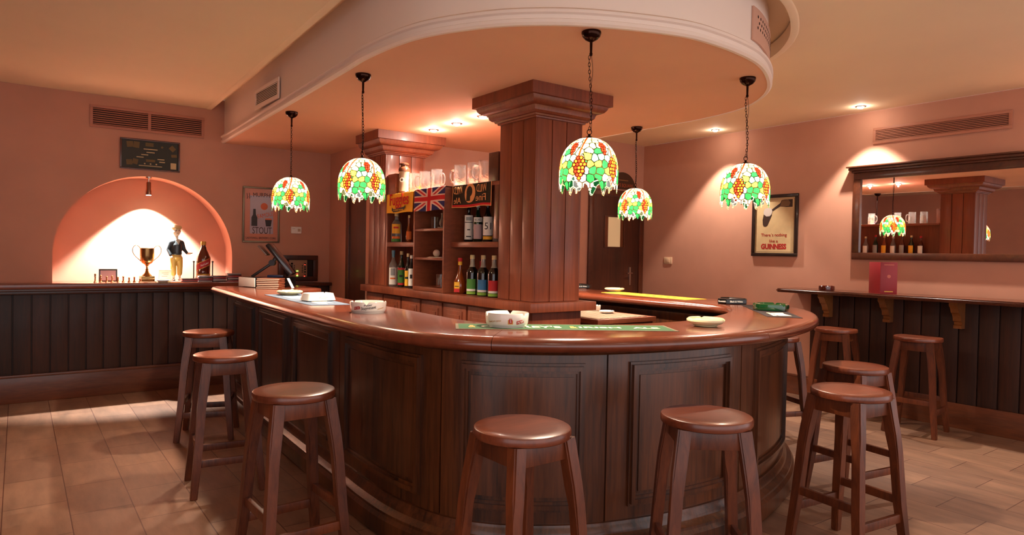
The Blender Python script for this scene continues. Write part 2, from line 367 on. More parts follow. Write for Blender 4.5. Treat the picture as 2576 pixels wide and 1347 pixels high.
# dado of dark boards under the counter on the left wall, and its base
def boards(bm, a0, a1, w, put, gap=.006, b=.003):
    n = max(1, round((a1-a0)/w)); w = (a1-a0)/n
    for i in range(n): put(bm, a0+i*w+gap/2, a0+(i+1)*w-gap/2, b)
def dado(name, x0, x1, zt):
    bm = nbm(); boards(bm, x0, x1, .135, lambda m_, p, q, b: bx(m_, (p, YL-.03, .24), (q, YL-.008, zt), b), .01, .004)
    bx(bm, (x0, YL-.008, 0), (x1, YL-.002, zt)); o = struct(name, bm, M_DADO)
    return o
dado('wall_panelling_left', X0, XW1, 1.0)
bm = nbm(); bx(bm, (X0, YL-.05, 0), (XW1, YL-.004, .235), .008); bx(bm, (X0, YL-.06, .225), (XW1, YL-.004, .25), .006); struct('baseboard_left', bm, M_BASEB)

# ---------------------------------------------------------------- left wall counter
t = thing('wall_counter', 'long dark red wooden counter shelf running along the left wall under the arched niche', 'counter')
bm = nbm(); bx(bm, (X0, 7.12, 1.01), (1.93, YL-.002, 1.06), .012); bx(bm, (NX-NR+.002, YL-.01, 1.02), (NX+NR-.002, YL+ND-.002, 1.06)); obj('counter_top', bm, M_TOP, t)
bm = nbm(); bx(bm, (X0, 7.15, .99), (1.93, YL-.002, 1.0095), .004); bx(bm, (X0, 7.26, .955), (1.93, YL-.035, .99), .01); obj('moulding', bm, M_FRAME, t)
bm = nbm(); bx(bm, (2.30, 7.24, 1.0), (XW1-.002, YL-.002, 1.035), .008); tag(obj('dado_cap', bm, M_FRAME), 'short dark wooden dado ledge below the sound mixer by the side doorway', 'ledge')

# ---------------------------------------------------------------- the curved bar
bar = thing('bar_counter', 'large horseshoe shaped dark wooden bar with curved panelled front and glossy rounded top', 'bar counter')
wid = lambda q: .61-.06*min(1, max(0, (q-3.2)/1.2))
def T0(k): return lambda q: wid(q)-k
prof = [(.075, .985), (.03, .986), (.01, .994), (0, 1.008), (0, 1.022), (.008, 1.036), (.022, 1.046), (.045, 1.05), (T0(.045), 1.05), (T0(.022), 1.046), (T0(.008), 1.036), (T0(0), 1.022), (T0(0), 1.008), (T0(.01), .994), (T0(.03), .986), (T0(.075), .985)]
cuts = [0, S0+2.673, S0+4.093, S0+5.535, 8.3, BAR.len]
for a, b in zip(cuts, cuts[1:]):
    bm = nbm(); sweep(bm, BAR, a+.0012, b-.0012, prof); obj('counter_top', bm, M_TOP, bar, ang=40)
bm = nbm(); bx(bm, (1.99, 5.93, .985), (2.22, 6.50, 1.05), .018); obj('counter_return', bm, M_TOP, bar)
bm = nbm(); sweep(bm, BAR, .03, BAR.len-.03, [(.165, .984), (.16, .972), (.175, .962), (.182, .955), (.2, .95), (.24, .95), (.24, .984)]); obj('cornice_moulding', bm, M_BODY, bar)
J = [.05, S0+.70, S0+1.635, S0+2.585, S0+3.724, S0+4.676, S0+5.652, S0+6.74, S0+7.75, S0+8.75, S0+9.75, BAR.len-.05]
bm = nbm(); sweep(bm, BAR, .055, BAR.len-.055, [(.212, .0), (.212, .95), (T0(.1), .95), (T0(.1), .0)]); obj('bar_carcass', bm, M_DARK if False else M_BODY, bar)
FB = []
for a, b in zip(J, J[1:]):
    bm = nbm(); cbox(bm, BAR, a+.0045, b-.0045, .15, .952, .198, .214); FB.append(((a+b)/2, obj('front_board', bm, M_BODY, bar)))
PN = [(S0-.13, S0+.60), (S0+.804, S0+1.53), (S0+1.741, S0+2.47), (S0+2.70, S0+3.578), (S0+3.87, S0+4.549), (S0+4.80, S0+5.508), (S0+5.829, S0+6.60), (S0+6.9, S0+7.6), (S0+7.9, S0+8.6), (S0+8.9, S0+9.6)]
for a, b in PN:
    z0, z1 = .255, .915
    bm = nbm()
    for (w0, w1, dp) in ((0, .012, .185), (.012, .032, .172), (.032, .045, .187)):
        cbox(bm, BAR, a+w0, b-w0, z1-w1, z1-w0, dp, .1985); cbox(bm, BAR, a+w0, b-w0, z0+w0, z0+w1, dp, .1985)
        cbox(bm, BAR, a+w0, a+w1, z0+w1, z1-w1, dp, .1985); cbox(bm, BAR, b-w1, b-w0, z0+w1, z1-w1, dp, .1985)
    pb = min(FB, key=lambda q: abs(q[0]-(a+b)/2))[1]; obj('panel_moulding', bm, M_BODY, pb)
    bm = nbm(); cbox(bm, BAR, a+.062, b-.062, z0+.062, z1-.062, .193, .1985); obj('panel_field', bm, M_BODY, pb)
bm = nbm(); sweep(bm, BAR, .04, BAR.len-.04, [(.15, 0), (.125, .012), (.118, .05), (.12, .10), (.135, .118), (.136, .13), (.15, .138), (.165, .150), (.170, .168), (.180, .18), (.185, .195), (.21, .197), (.21, 0)])
obj('plinth', bm, M_BODY, bar)

# lower worktop inside the bar, in front of the right arm
t = thing('worktop', 'low inner worktop with a grooved metal draining surface behind the bar', 'worktop', (3.36, 3.52, 0))
bm = nbm(); bx(bm, (0, 0, .895), (.62, 1.25, .93), .004); obj('counter_top', bm, M_SHELF, t)
bm = nbm()
for i in range(9): bx(bm, (.02+.06*i, .03, .9305), (.02+.06*i+.045, 1.22, .935), .002)
obj('draining_slats', bm, mat('worn_steel', (190, 165, 140), .35, metal=.6), t)
bm = nbm(); bx(bm, (.02, .02, 0), (.60, 1.23, .895)); obj('cabinet_body', bm, M_DOOR, t)

# ---------------------------------------------------------------- columns
def sq_ring(bm, cx, cy, prof, yb=None, mi=0):
    rings = []
    for h, z in prof:
        y1 = cy+h if yb is None else min(yb, cy+h)
        rings.append([bm.verts.new(p) for p in ((cx-h, cy-h, z), (cx+h, cy-h, z), (cx+h, y1, z), (cx-h, y1, z))])
    for a, b in zip(rings, rings[1:]):
        for k in range(4): bm.faces.new((a[k], a[(k+1) % 4], b[(k+1) % 4], b[k])).material_index = mi
    bm.faces.new(rings[0]); bm.faces.new(rings[-1]); return bm
CAPP = [(.345, ZS-.0005), (.345, 2.40), (.325, 2.398), (.322, 2.39), (.318, 2.378), (.305, 2.362), (.285, 2.352), (.268, 2.35), (.262, 2.338), (.258, 2.322), (.245, 2.31), (.232, 2.306), (.228, 2.296), (.216, 2.293), (.214, 2.284), (.2, 2.282)]
def column(label, x0, y0, x1, y1, z0, yb=None):
    t = thing('wooden_column', label, 'column', (0, 0, 0))
    bm = nbm(); bx(bm, (x0+.012, y0+.012, z0), (x1-.012, y1-.012, 2.29))
    def bd(a, b, f):
        n = 3
        for i in range(n):
            p = a+(b-a)*i/n+(.003 if i else 0); q = a+(b-a)*(i+1)/n-(.003 if i < n-1 else 0)
            bx(bm, *f(p, q), .002)
    bd(y0, y1, lambda p, q: ((x0, p, z0), (x0+.0119, q, 2.288))); bd(x0+.0125, x1-.0125, lambda p, q: ((p, y0, z0), (q, y0+.0119, 2.288)))
    bd(y0, y1, lambda p, q: ((x1-.0119, p, z0), (x1, q, 2.288)))
    if yb is None: bd(x0+.0125, x1-.0125, lambda p, q: ((p, y1-.0119, z0), (q, y1, 2.288)))
    obj('shaft', bm, M_CAP, t)
    bm = nbm(); cx = (x0+x1)/2; cy = y0+(x1-x0)/2; sq_ring(bm, cx, cy, CAPP, yb); obj('capital', bm, M_CAP, t, ang=25)
    return t
t = column('thick square wooden column in the middle of the bar with stepped capital', 2.70, 3.44, 3.10, 3.84, 1.0825)
column('square wooden column at the far end of the bottle shelves', 2.70, 5.65, 3.10, YF-.004, 1.0825, YF-.004)

# ---------------------------------------------------------------- back bar shelving
u = thing('back_bar_shelving', 'red brown wooden back bar with open bottle shelves between the two columns', 'shelving')
UX0, UX1 = 2.70, 3.12
bm = nbm(); bx(bm, (2.62, 3.36, 1.02), (3.19, YF-.003, 1.08), .004); obj('ledge', bm, M_CAP, u)
bm = nbm(); bx(bm, (2.69, 3.43, .0), (3.11, YF-.004, 1.02)); obj('cabinet_body', bm, M_CAP, u)
for i in range(7):
    y0_ = 3.50+.355*i
    bm = nbm()
    bx(bm, (2.676, y0_, .12), (2.69, y0_+.33, 1.0), .003); bx(bm, (2.668, y0_+.05, .2), (2.677, y0_+.28, .955), .004); bx(bm, (2.661, y0_+.075, .24), (2.669, y0_+.255, .925), .004)
    obj('cabinet_door', bm, M_CAP, u)
bm = nbm(); bx(bm, (2.90, 3.845, 1.08), (2.93, 5.648, 1.88)); obj('back_panel', bm, M_CAP, u)
bm = nbm(); bx(bm, (UX0, 3.845, 1.878), (UX1, 5.648, 1.905), .002); obj('top_board', bm, M_SHELF, u)
for (a, b) in ((3.845, 4.485), (4.985, 5.648)):
    bm = nbm(); bx(bm, (UX0, a+.0005, 1.438), (2.90, min(b, 5.5995), 1.478), .002); obj('shelf', bm, M_SHELF, u)
bm = nbm(); bx(bm, (UX0, 5.60, 1.08), (2.9, 5.648, 1.878), .002); obj('side_panel', bm, M_CAP, u)
MX = 2.64
for a in (4.485, 4.965):
    bm = nbm(); bx(bm, (MX, a, 1.082), (2.899, a+.02, 1.90), .002); obj('side_panel', bm, M_SHELF, u)
bm = nbm(); bx(bm, (MX+.001, 4.505, 1.882), (2.699, 4.965, 1.903), .002); obj('top_board', bm, M_SHELF, u)
for z in (1.565, 1.332): bm = nbm(); bx(bm, (MX+.004, 4.506, z), (2.899, 4.964, z+.02), .002); obj('shelf', bm, M_SHELF, u)
bm = nbm(); bx(bm, (MX, 4.5055, 1.082), (2.899, 4.9645, 1.115), .002); obj('shelf', bm, M_SHELF, u)
bm = nbm(); bx(bm, (2.70, 3.86, 1.906), (2.86, 3.98, 2.11), .004); obj('end_block', bm, M_FRAME, u)
bm = nbm(); bx(bm, (2.70, 3.845, 1.50), (2.76, 3.90, 1.878), .002); obj('end_post', bm, M_FRAME, u)
bm = nbm(); bx(bm, (2.93, 3.9, 1.44), (3.11, 5.6, 1.465), .002); obj('rear_shelf', bm, M_SHELF, u)
bm = nbm(); bx(bm, (2.72, 5.49, 1.9065), (2.86, 5.64, 2.095), .003)
tag(obj('wooden_box', bm, M_SHELF), 'plain light brown box on top of the shelves beside the stoneware jar', 'box')

# ---------------------------------------------------------------- towels on the shelf edge
def cloth_xyz(xf, ya, yb, zb, amp, dep=.10):
    H1 = 1.906-zb
    def f(u_, v):     # u: left to right as read, v: bottom to top, the last part lies flat on the shelf
        y = ya+(yb-ya)*u_
        Lh = H1; s = v*(Lh+dep)
        if s <= Lh:
            z = zb+s+.006*sin(u_*9+1)*(1-s/Lh)*(.6); x = xf-.004-amp*(.5+.5*sin(u_*14+ya*9))*(1-s/Lh)
            return (x, y, z)
        return (xf-.004+(s-Lh), y, 1.9075)
    return f, H1/(H1+dep)
def jack(u_, v):
    x, y = (u_-.5)*2, (v-.5)*2
    if abs(x) < .11 or abs(y) < .17: return 2
    if abs(x) < .19 or abs(y) < .28: return 1
    for sgn in (1, -1):
        d_ = (y-sgn*x)/sqrt(2)
        if abs(d_) < .055: return 2
        if abs(d_) < .16: return 1
    return 0
C_BLUE = mat('flag_blue', (44, 40, 98), .9); C_CLW = mat('flag_white', (226, 196, 180), .9); C_CLR = mat('flag_red', (196, 30, 34), .9)
C_YEL = mat('towel_yellow', (250, 188, 52), .9); C_OLV = mat('towel_dark_olive', (46, 36, 22), .9); C_TAN = mat('towel_tan', (226, 158, 100), .9)
def towel(label, xf, ya, yb, zb, fm, mats, amp=.01):
    f, k = cloth_xyz(xf, ya, yb, zb, amp)
    o = painted('bar_towel', 220, 140, f, lambda a, b: fm(a, b/k), mats); tag(o, label, 'towel', None); return o
t1 = towel('yellow bar towel with tall red lettering hanging from the top shelf', 2.70, 5.60, 5.095, 1.735, lambda a, b: 0 if b < .96 or b > 1.02 else 0, [C_YEL])
text('Fuggles', .1, C_CLR, t1, (2.684, 5.345, 1.838), FR, width=.36, height=.135, bold=.001)
bm = nbm(); prism(bm, [(-.13, -.006), (-.10, -.026), (0, -.022), (.10, -.012), (.13, .012), (.125, .03), (.1, .016), (0, .006), (-.1, .002), (-.125, .02)], 0, .001); bm.transform(Matrix.Translation((2.684, 5.35, 1.768)) @ FR); obj('ribbon_print', bm, M_INK, t1)
text('A NEW NOISE', .02, C_YEL, t1, (2.6825, 5.35, 1.760), FR, width=.19, height=.012)
t2 = towel('british union flag towel hanging in the middle of the top shelf', 2.64, 4.96, 4.47, 1.725, lambda a, b: jack(a, (min(b, 1.0)+.02)*.90), [C_BLUE, C_CLW, C_CLR])
def olive(a, b):
    if a < .015 or a > .985 or b < .03: return 1
    if b < .12: return 2
    if a < .035 or a > .965 or .12 <= b < .13: return 0
    if ((a-.47)/.13)**2+((b-.62)/.42)**2 < 1:
        x, y = (a-.47)/.13, (b-.62)/.42
        if ((x+.1)/.55)**2+((y-.15)/.55)**2 < 1 or (abs(x+.25) < .35 and y < 0 and y > -.8): return 0
        return 1
    return 0
t3 = towel('dark brown bar towel with mirrored lettering and an oval portrait, by the column', 2.70, 4.46, 3.93, 1.735, olive, [C_OLV, C_TAN, C_CLR])
text('WILD', .05, C_TAN, t3, (2.683, 4.04, 1.865), FR, width=.13, height=.055, mirror=True, arc=-.3); text('WILD', .05, C_TAN, t3, (2.683, 4.36, 1.865), FR, width=.13, height=.055, mirror=True, arc=-.3)
text('Fine', .05, C_TAN, t3, (2.683, 4.05, 1.80), FR, width=.13, height=.05, mirror=True); text('Ale', .05, C_TAN, t3, (2.683, 4.37, 1.79), FR, width=.1, height=.045, mirror=True)

# ---------------------------------------------------------------- bottles
def glassm(name, col, rough=.04, k=.9):
    return mat(name, col, rough, trans=k, ior=1.45)
G_CLEAR = glassm('clear_bottle_glass', (235, 240, 235)); G_GREEN = mat('green_bottle_glass', (8, 34, 18), .08, coat=.8); G_BLACK = mat('dark_bottle_glass', (10, 9, 10), .08, coat=.8)
G_BROWN = mat('brown_liquor_glass', (96, 34, 10), .08, coat=.8, trans=.3); G_AMBER = mat('amber_liquor_glass', (150, 66, 14), .08, coat=.8, trans=.4)
def profb(kind, h, r):
    if kind == 'square': P = [(0, 0), (.9, 0), (1, .02), (1, .60), (.85, .68), (.36, .78), (.33, .92)]
    elif kind == 'tall': P = [(0, 0), (.9, 0), (1, .02), (1, .55), (.9, .62), (.5, .70), (.36, .76), (.33, .93)]
    elif kind == 'bulb': P = [(0, 0), (.7, 0), (.92, .06), (1, .2), (.92, .34), (.6, .48), (.38, .6), (.34, .66), (.30, .72), (.30, .92)]
    elif kind == 'jug': P = [(0, 0), (.93, 0), (1, .02), (1, .50), (.94, .59), (.74, .69), (.45, .80), (.34, .85), (.32, .92)]
    else: P = [(0, 0), (.9, 0), (1, .02), (1, .48), (.95, .55), (.66, .66), (.42, .76), (.34, .82), (.34, .93)]
    return [(a*r, b*h) for a, b in P]
def bottle(label, loc, h, r, kind, gm, capm, labels=(), group=None, rot=pi, neckm=None):
    """labels: (z0, z1, half angle, material, text, text material)"""
    t = thing('bottle', label, 'bottle', loc, 0, group)
    P = profb(kind, h, r); bm = nbm(); lathe(bm, P+[(P[-1][0]*1.15, .94*h), (P[-1][0]*1.15, .955*h), (P[-1][0]*.9, .955*h), (0, .955*h)], 28); obj('glass_body', bm, gm, t)
    rc = P[-1][0]*1.2; bm = nbm(); lathe(bm, [(0, .90*h), (rc, .90*h), (rc, .985*h), (rc*.9, h), (0, h)], 20); obj('bottle_cap', bm, capm, t)
    if neckm:
        bm = nbm(); lathe(bm, [(P[-1][0]*1.06, .8*h), (P[-1][0]*1.06, .9*h)], 20, cap=False); obj('neck_foil', bm, neckm, t)
    for li, (z0, z1, ha, m, s, sm) in enumerate(labels):
        R_ = r*1.015+.0005*li; n = 14; bm = nbm(); rows = []
        for z in (z0*h, z1*h): rows.append([bm.verts.new((R_*cos(rot+ha*(2*i/n-1)), R_*sin(rot+ha*(2*i/n-1)), z)) for i in range(n+1)])
        for i in range(n): bm.faces.new((rows[0][i], rows[0][i+1], rows[1][i+1], rows[1][i]))
        lab = obj('paper_label', bm, m, t)
        if s:
            R4 = Matrix.Rotation(rot-pi, 4, 'Z') @ FR; n_ = R4 @ Vector((0, 0, 1))
            text(s, .02, sm, lab, (n_.x*(R_+.0008), n_.y*(R_+.0008), (z0+z1)/2*h), R4, width=min(1.3, ha*1.5)*R_, height=min((z1-z0)*h*.5, .022 if len(s) > 2 else .05), wrap=R_, ext=.0003)
    return t
LW = mat('label_white', (236, 230, 220), .6); LY = mat('label_yellow', (236, 176, 50), .6); LGN = mat('label_green', (70, 130, 50), .6); LBL = mat('label_blue', (60, 120, 170), .6)
LRD = mat('label_red', (190, 36, 40), .6); LOR = mat('label_orange', (216, 110, 40), .6); LGR = mat('label_grey', (150, 150, 150), .6); CPY = mat('cap_cream', (216, 190, 140), .5); CPW = mat('cap_white', (220, 216, 210), .5)
BX = 2.80; RT = radians(232)
def by(y275): return y275*BX/2.75
def bl(y275): return y275*2.745/2.75
ZU, ZL = 1.4785, 1.0808
FACE = radians(238)
bottle('square clear bottle with yellow label and orange base label, upper left shelf', (2.745, bl(5.515), ZU), .262, .046, 'square', G_CLEAR, CPY, [(.30, .62, .9, LY, None, None), (.47, .53, .5, LRD, None, None), (.12, .2, .8, LOR, None, None), (.02, .11, 1, LGN, None, None)], rot=FACE)
bottle('small dark orange bottle with tall cork, upper left shelf beside the square clear one', (2.745, bl(5.27), ZU), .235, .030, 'bulb', G_AMBER, CPY, [(.1, .4, .8, LOR, None, None)], rot=FACE)
bottle('slim purple brown bottle at the right end of the upper left shelf', (2.745+.03, bl(5.19), ZU), .205, .026, 'round', mat('plum_glass', (70, 24, 40), .1, coat=.6), LRD, [(.1, .5, .8, mat('label_plum', (120, 40, 60), .5), None, None)], rot=FACE)
bottle('clear bottle with white arched label and pale blue neck, lower left shelf', (2.74, 5.548, ZL), .325, .040, 'tall', G_CLEAR, mat('cap_blue', (90, 130, 150), .4), [(.05, .52, 1.0, LW, None, None), (.30, .50, .5, LGR, None, None), (.2, .24, .6, LOR, None, None)], neckm=mat('cap_blue', (0, 0, 0)), rot=FACE)
bottle('dark green bottle with green and red label, lower left shelf', (2.745, bl(5.407), ZL), .318, .036, 'round', G_GREEN, CPY, [(.06, .54, .9, LRD, None, None), (.12, .48, .92, LGN, None, None), (.28, .34, .4, M_INK, None, None)], rot=FACE)
bottle('dark bottle with yellow label and cork, lower left shelf', (2.745, bl(5.28), ZL), .30, .032, 'round', G_BLACK, CPY, [(.06, .5, .95, LY, None, None), (.26, .32, .8, M_INK, None, None)], rot=FACE)
bottle('slim bottle with white label at the right end of the lower left shelf', (2.745-.02, bl(5.18), ZL), .285, .029, 'round', G_BLACK, LW, [(.08, .6, .9, LW, None, None), (.3, .42, .35, M_INK, None, None)], rot=FACE)
r1 = [('tall dark bottle with long white label, leftmost of the right upper shelf', 4.308, .275, .036, G_BLACK, M_BLACK, [(.07, .75, 1.0, LW, None, None), (.60, .70, .6, LGR, None, None), (.54, .56, .9, M_INK, None, None), (.33, .36, .3, M_INK, None, None), (.14, .17, .5, M_INK, None, None)]),
      ('dark bottle with grey pink label under a narrow white lettered band, right upper shelf', 4.182, .29, .037, G_GREEN, CPW, [(.08, .46, 1.0, mat('label_pinkish', (190, 160, 160), .6), None, None), (.52, .64, 1.0, LW, 'RICARD', M_INK)]),
      ('dark bottle with white label numbered 51, right upper shelf', 4.052, .30, .038, G_BLACK, CPW, [(.16, .62, 1.05, LW, '51', M_INK), (.06, .14, 1.05, LY, None, None)]),
      ('clear bottle with red lettering beside the column, right upper shelf', 3.93, .30, .034, G_CLEAR, M_BLACK, [(.1, .5, .9, LOR, None, None), (.3, .34, .8, LRD, None, None)])]
for l_, y_, h_, r_, g_, c_, lb in r1: bottle(l_, (BX, by(y_), ZU), h_, r_, 'round', g_, c_, lb, rot=FACE)
bottle('round bellied orange liqueur bottle with yellow oval label and red cap, right lower shelf', (BX-.06, 4.42*2.74/2.75, ZL), .275, .052, 'bulb', G_AMBER, LRD, [(.05, .33, .45, LY, None, None), (.2, .22, .35, M_INK, None, None), (.05, .15, .45, LRD, None, None)], neckm=LY, rot=FACE-.5)
for l_, y_, lm, x_ in (('dark liqueur bottle with slanted lime green label, right lower shelf', 4.246, LGN, 0), ('dark liqueur bottle with light blue label, right lower shelf', 4.10, LBL, 0), ('dark liqueur bottle with red label, right lower shelf next to the column', 3.96, LRD, 0)):
    t = bottle(l_, (BX-.04, y_*(BX-.04)/2.75, ZL), .30, .046, 'tall', G_BLACK, CPY, [(.12, .40, .8, lm, None, None), (.1, .15, .8, LW, None, None), (.02, .09, .8, mat('label_lime', (130, 170, 60), .6), None, None)], rot=FACE-.25)
    P = profb('tall', .30, .0463); bm = nbm(); lathe(bm, [(a*1.04, b) for a, b in P[5:8]], 24, cap=False); obj('clear_neck', bm, mat('pale_neck_glass', (150, 140, 130), .1, coat=.8), t)
bottle('small red labelled bottle standing behind the dark liqueur bottles', (BX+.055, 4.29, ZL), .255, .026, 'round', LRD, LRD, [(.5, .7, 1, LW, None, None)], rot=FACE)
# rear side of the shelves, seen in the mirror
for i, (y_, gm, cm) in enumerate(((4.1, G_BROWN, LRD), (4.22, G_GREEN, CPY), (4.34, G_BROWN, M_BLACK), (4.46, G_CLEAR, CPW), (4.58, G_AMBER, CPY), (4.70, G_GREEN, LRD), (4.84, G_CLEAR, CPY), (4.98, G_BROWN, CPW))):
    bottle('liquor bottle on the rear side of the shelves, seen only in the wall mirror', (3.02, y_, 1.4655), .27+.01*(i % 3), .036, 'round', gm, cm, [(.1, .5, 1.0, (LW, LY, LGR)[i % 3], None, None)], group='bottles on the rear side of the shelves', rot=0)

# ---------------------------------------------------------------- glassware on the shelves
G_MUG = mat('mug_glass', (250, 250, 248), .03, trans=.97, ior=1.5, bump=.35, nscale=55)
G_TUMB = mat('tumbler_glass', (250, 250, 248), .02, trans=1, ior=1.45)
def mug(loc, label, rot, s=1):
    t = thing('beer_mug', label, 'beer mug', loc, rot, 'glass beer mugs on the top shelf')
    R_ = .048; H_ = .172; n = 32; bm = nbm(); prof = [(0, 0), (.9, 0), (1, .03), (1.0, .1), (1, .2), (1.0, .3), (1, .4), (1, .5), (1, .6), (1, .68), (.95, .74), (.96, 1), (.90, 1.0), (.88, .76), (.86, .7), (.86, .12), (.8, .08), (0, .08)]
    rings = []
    for a, b in prof:
        if a == 0: rings.append([bm.verts.new((0, 0, b*H_))]); continue
        rr = []
        for i in range(n):
            k = 1+(.06*cos(i*2*pi/n*8)*(.5+.5*cos(b*10*pi)) if .05 < b < .68 and a == 1 else 0)
            rr.append(bm.verts.new((R_*a*k*cos(2*pi*i/n), R_*a*k*sin(2*pi*i/n), b*H_)))
        rings.append(rr)
    for a, b in zip(rings, rings[1:]):
        for i in range(n):
            q = [a[i % len(a)], a[(i+1) % n % len(a)], b[(i+1) % n % len(b)], b[i % len(b)]]; u_ = []
            for v in q:
                if v not in u_: u_.append(v)
            if len(u_) > 2: bm.faces.new(u_)
    obj('glass_bowl', bm, G_MUG, t)
    bm = nbm(); tube(bm, [(x_, 0, z_) for x_, z_ in cr([(R_*.97, .13), (R_+.022, .135), (R_+.04, .115), (R_+.042, .075), (R_+.03, .045), (R_*.98, .035)], .008)], .007, 8); obj('handle', bm, G_MUG, t)
    return t
MG = [(5.133, 'short glass beer mug next to the stoneware jar on the top shelf', 1.0), (4.947, 'glass beer mug second from the stoneware jar on the top shelf', 2.2), (4.753, 'glass beer mug with its handle to the right, above the flag towel', -1.3),
      (4.397, 'glass beer mug above the left edge of the dark towel', 2.0), (4.208, 'glass beer mug above the middle of the dark towel', .6), (4.06, 'glass beer mug partly behind the dark wooden block by the column', 2.5)]
for y_, l_, rz in MG: mug((2.79, y_*2.79/2.72, 1.9085), l_, rz)
t = thing('stoneware_jar', 'tall grey stoneware jar with brown neck and round badge on the top shelf', 'jar', (2.78, 5.44, 1.9085))
bm = nbm(); lathe(bm, [(0, 0), (.05, 0), (.051, .02), (.046, .03), (.046, .19), (.05, .2)], 32); obj('jar_body', bm, mat('grey_stoneware', (160, 132, 110), .3, coat=.4), t)
bm = nbm(); lathe(bm, [(.05, .2), (.051, .225), (.045, .235), (.034, .245), (.032, .255), (.042, .262), (.043, .272), (.03, .28), (0, .28)], 32); lathe(bm, [(.0515, .001), (.052, .02), (.0465, .028)], 32, cap=False); obj('jar_neck', bm, mat('brown_glaze', (88, 48, 30), .25, coat=.6), t)
R4 = Matrix.Rotation(FACE-pi-.35, 4, 'Z') @ FR; nn = R4 @ Vector((0, 0, 1))
bm = nbm(); lathe(bm, [(0, 0), (.02, 0), (.02, .0015), (0, .0015)], 24); bm.transform(Matrix.Translation((nn.x*.0455, nn.y*.0455, .125)) @ R4); obj('badge', bm, LW, t)
bm = nbm(); lathe(bm, [(0, .0016), (.011, .0016), (.011, .0022), (0, .0022)], 16); bm.transform(Matrix.Translation((nn.x*.0455, nn.y*.0455, .125)) @ R4); obj('badge_emblem', bm, M_GREY, t)
# things on the middle shelves
t = thing('glass_jug', 'small round glass jug on a white saucer, top middle shelf under the flag towel', 'jug', (2.77, 4.70, 1.5855))
bm = nbm(); lathe(bm, [(0, .012), (.03, .012), (.045, .035), (.045, .06), (.03, .09), (.028, .115), (.034, .125), (.031, .125), (.025, .113), (.027, .09), (.041, .06), (.041, .038), (.028, .016), (0, .016)], 28); tube(bm, [(-.0, -.034, .11), (0, -.065, .1), (0, -.065, .06), (0, -.044, .045)], .005); obj('glass_body', bm, G_MUG, t)
bm = nbm(); lathe(bm, [(0, 0), (.03, 0), (.06, .01), (.06, .012), (.03, .006), (0, .006)], 28); obj('saucer', bm, M_WHITE, t)
t = tag(obj('glass_tumbler', lathe(nbm(), [(0, 0), (.028, 0), (.031, .1), (.029, .1), (.026, .006), (0, .006)], 24), G_TUMB, None, loc=(2.76, 4.84, 1.5855)), 'plain glass tumbler left of the glass jug, top middle shelf', 'glass')
bm = nbm(); bmesh.ops.create_icosphere(bm, subdivisions=4, radius=.0285, matrix=Matrix.Translation((2.70, 4.70, 1.3885)));
for v in bm.verts: pass
tag(obj('white_ball', bm, mat('matte_white_ball', (206, 190, 172), .5)), 'white ball lying on the second middle shelf', 'ball')
bm = nbm()
for i in range(4): bx(bm, (2.665+.002*i, 4.575+.01*i, 1.3525+.0016*i), (2.76, 4.80-.01*i, 1.3525+.0016*(i+1)-.0002))
tag(obj('folded_papers', bm, LW), 'small stack of white folded papers under the white ball', 'papers')
for y_, l_ in ((4.66, 'glass tumbler at the left on the bottom middle shelf'), (4.575, 'glass tumbler by the right side of the bottom middle shelf')):
    tag(obj('glass_tumbler', lathe(nbm(), [(0, 0), (.036, 0), (.038, .105), (.036, .105), (.033, .008), (0, .008)], 24), G_TUMB, None, loc=(2.72, y_, 1.1155)), l_, 'glass', 'tumblers on the bottom middle shelf')

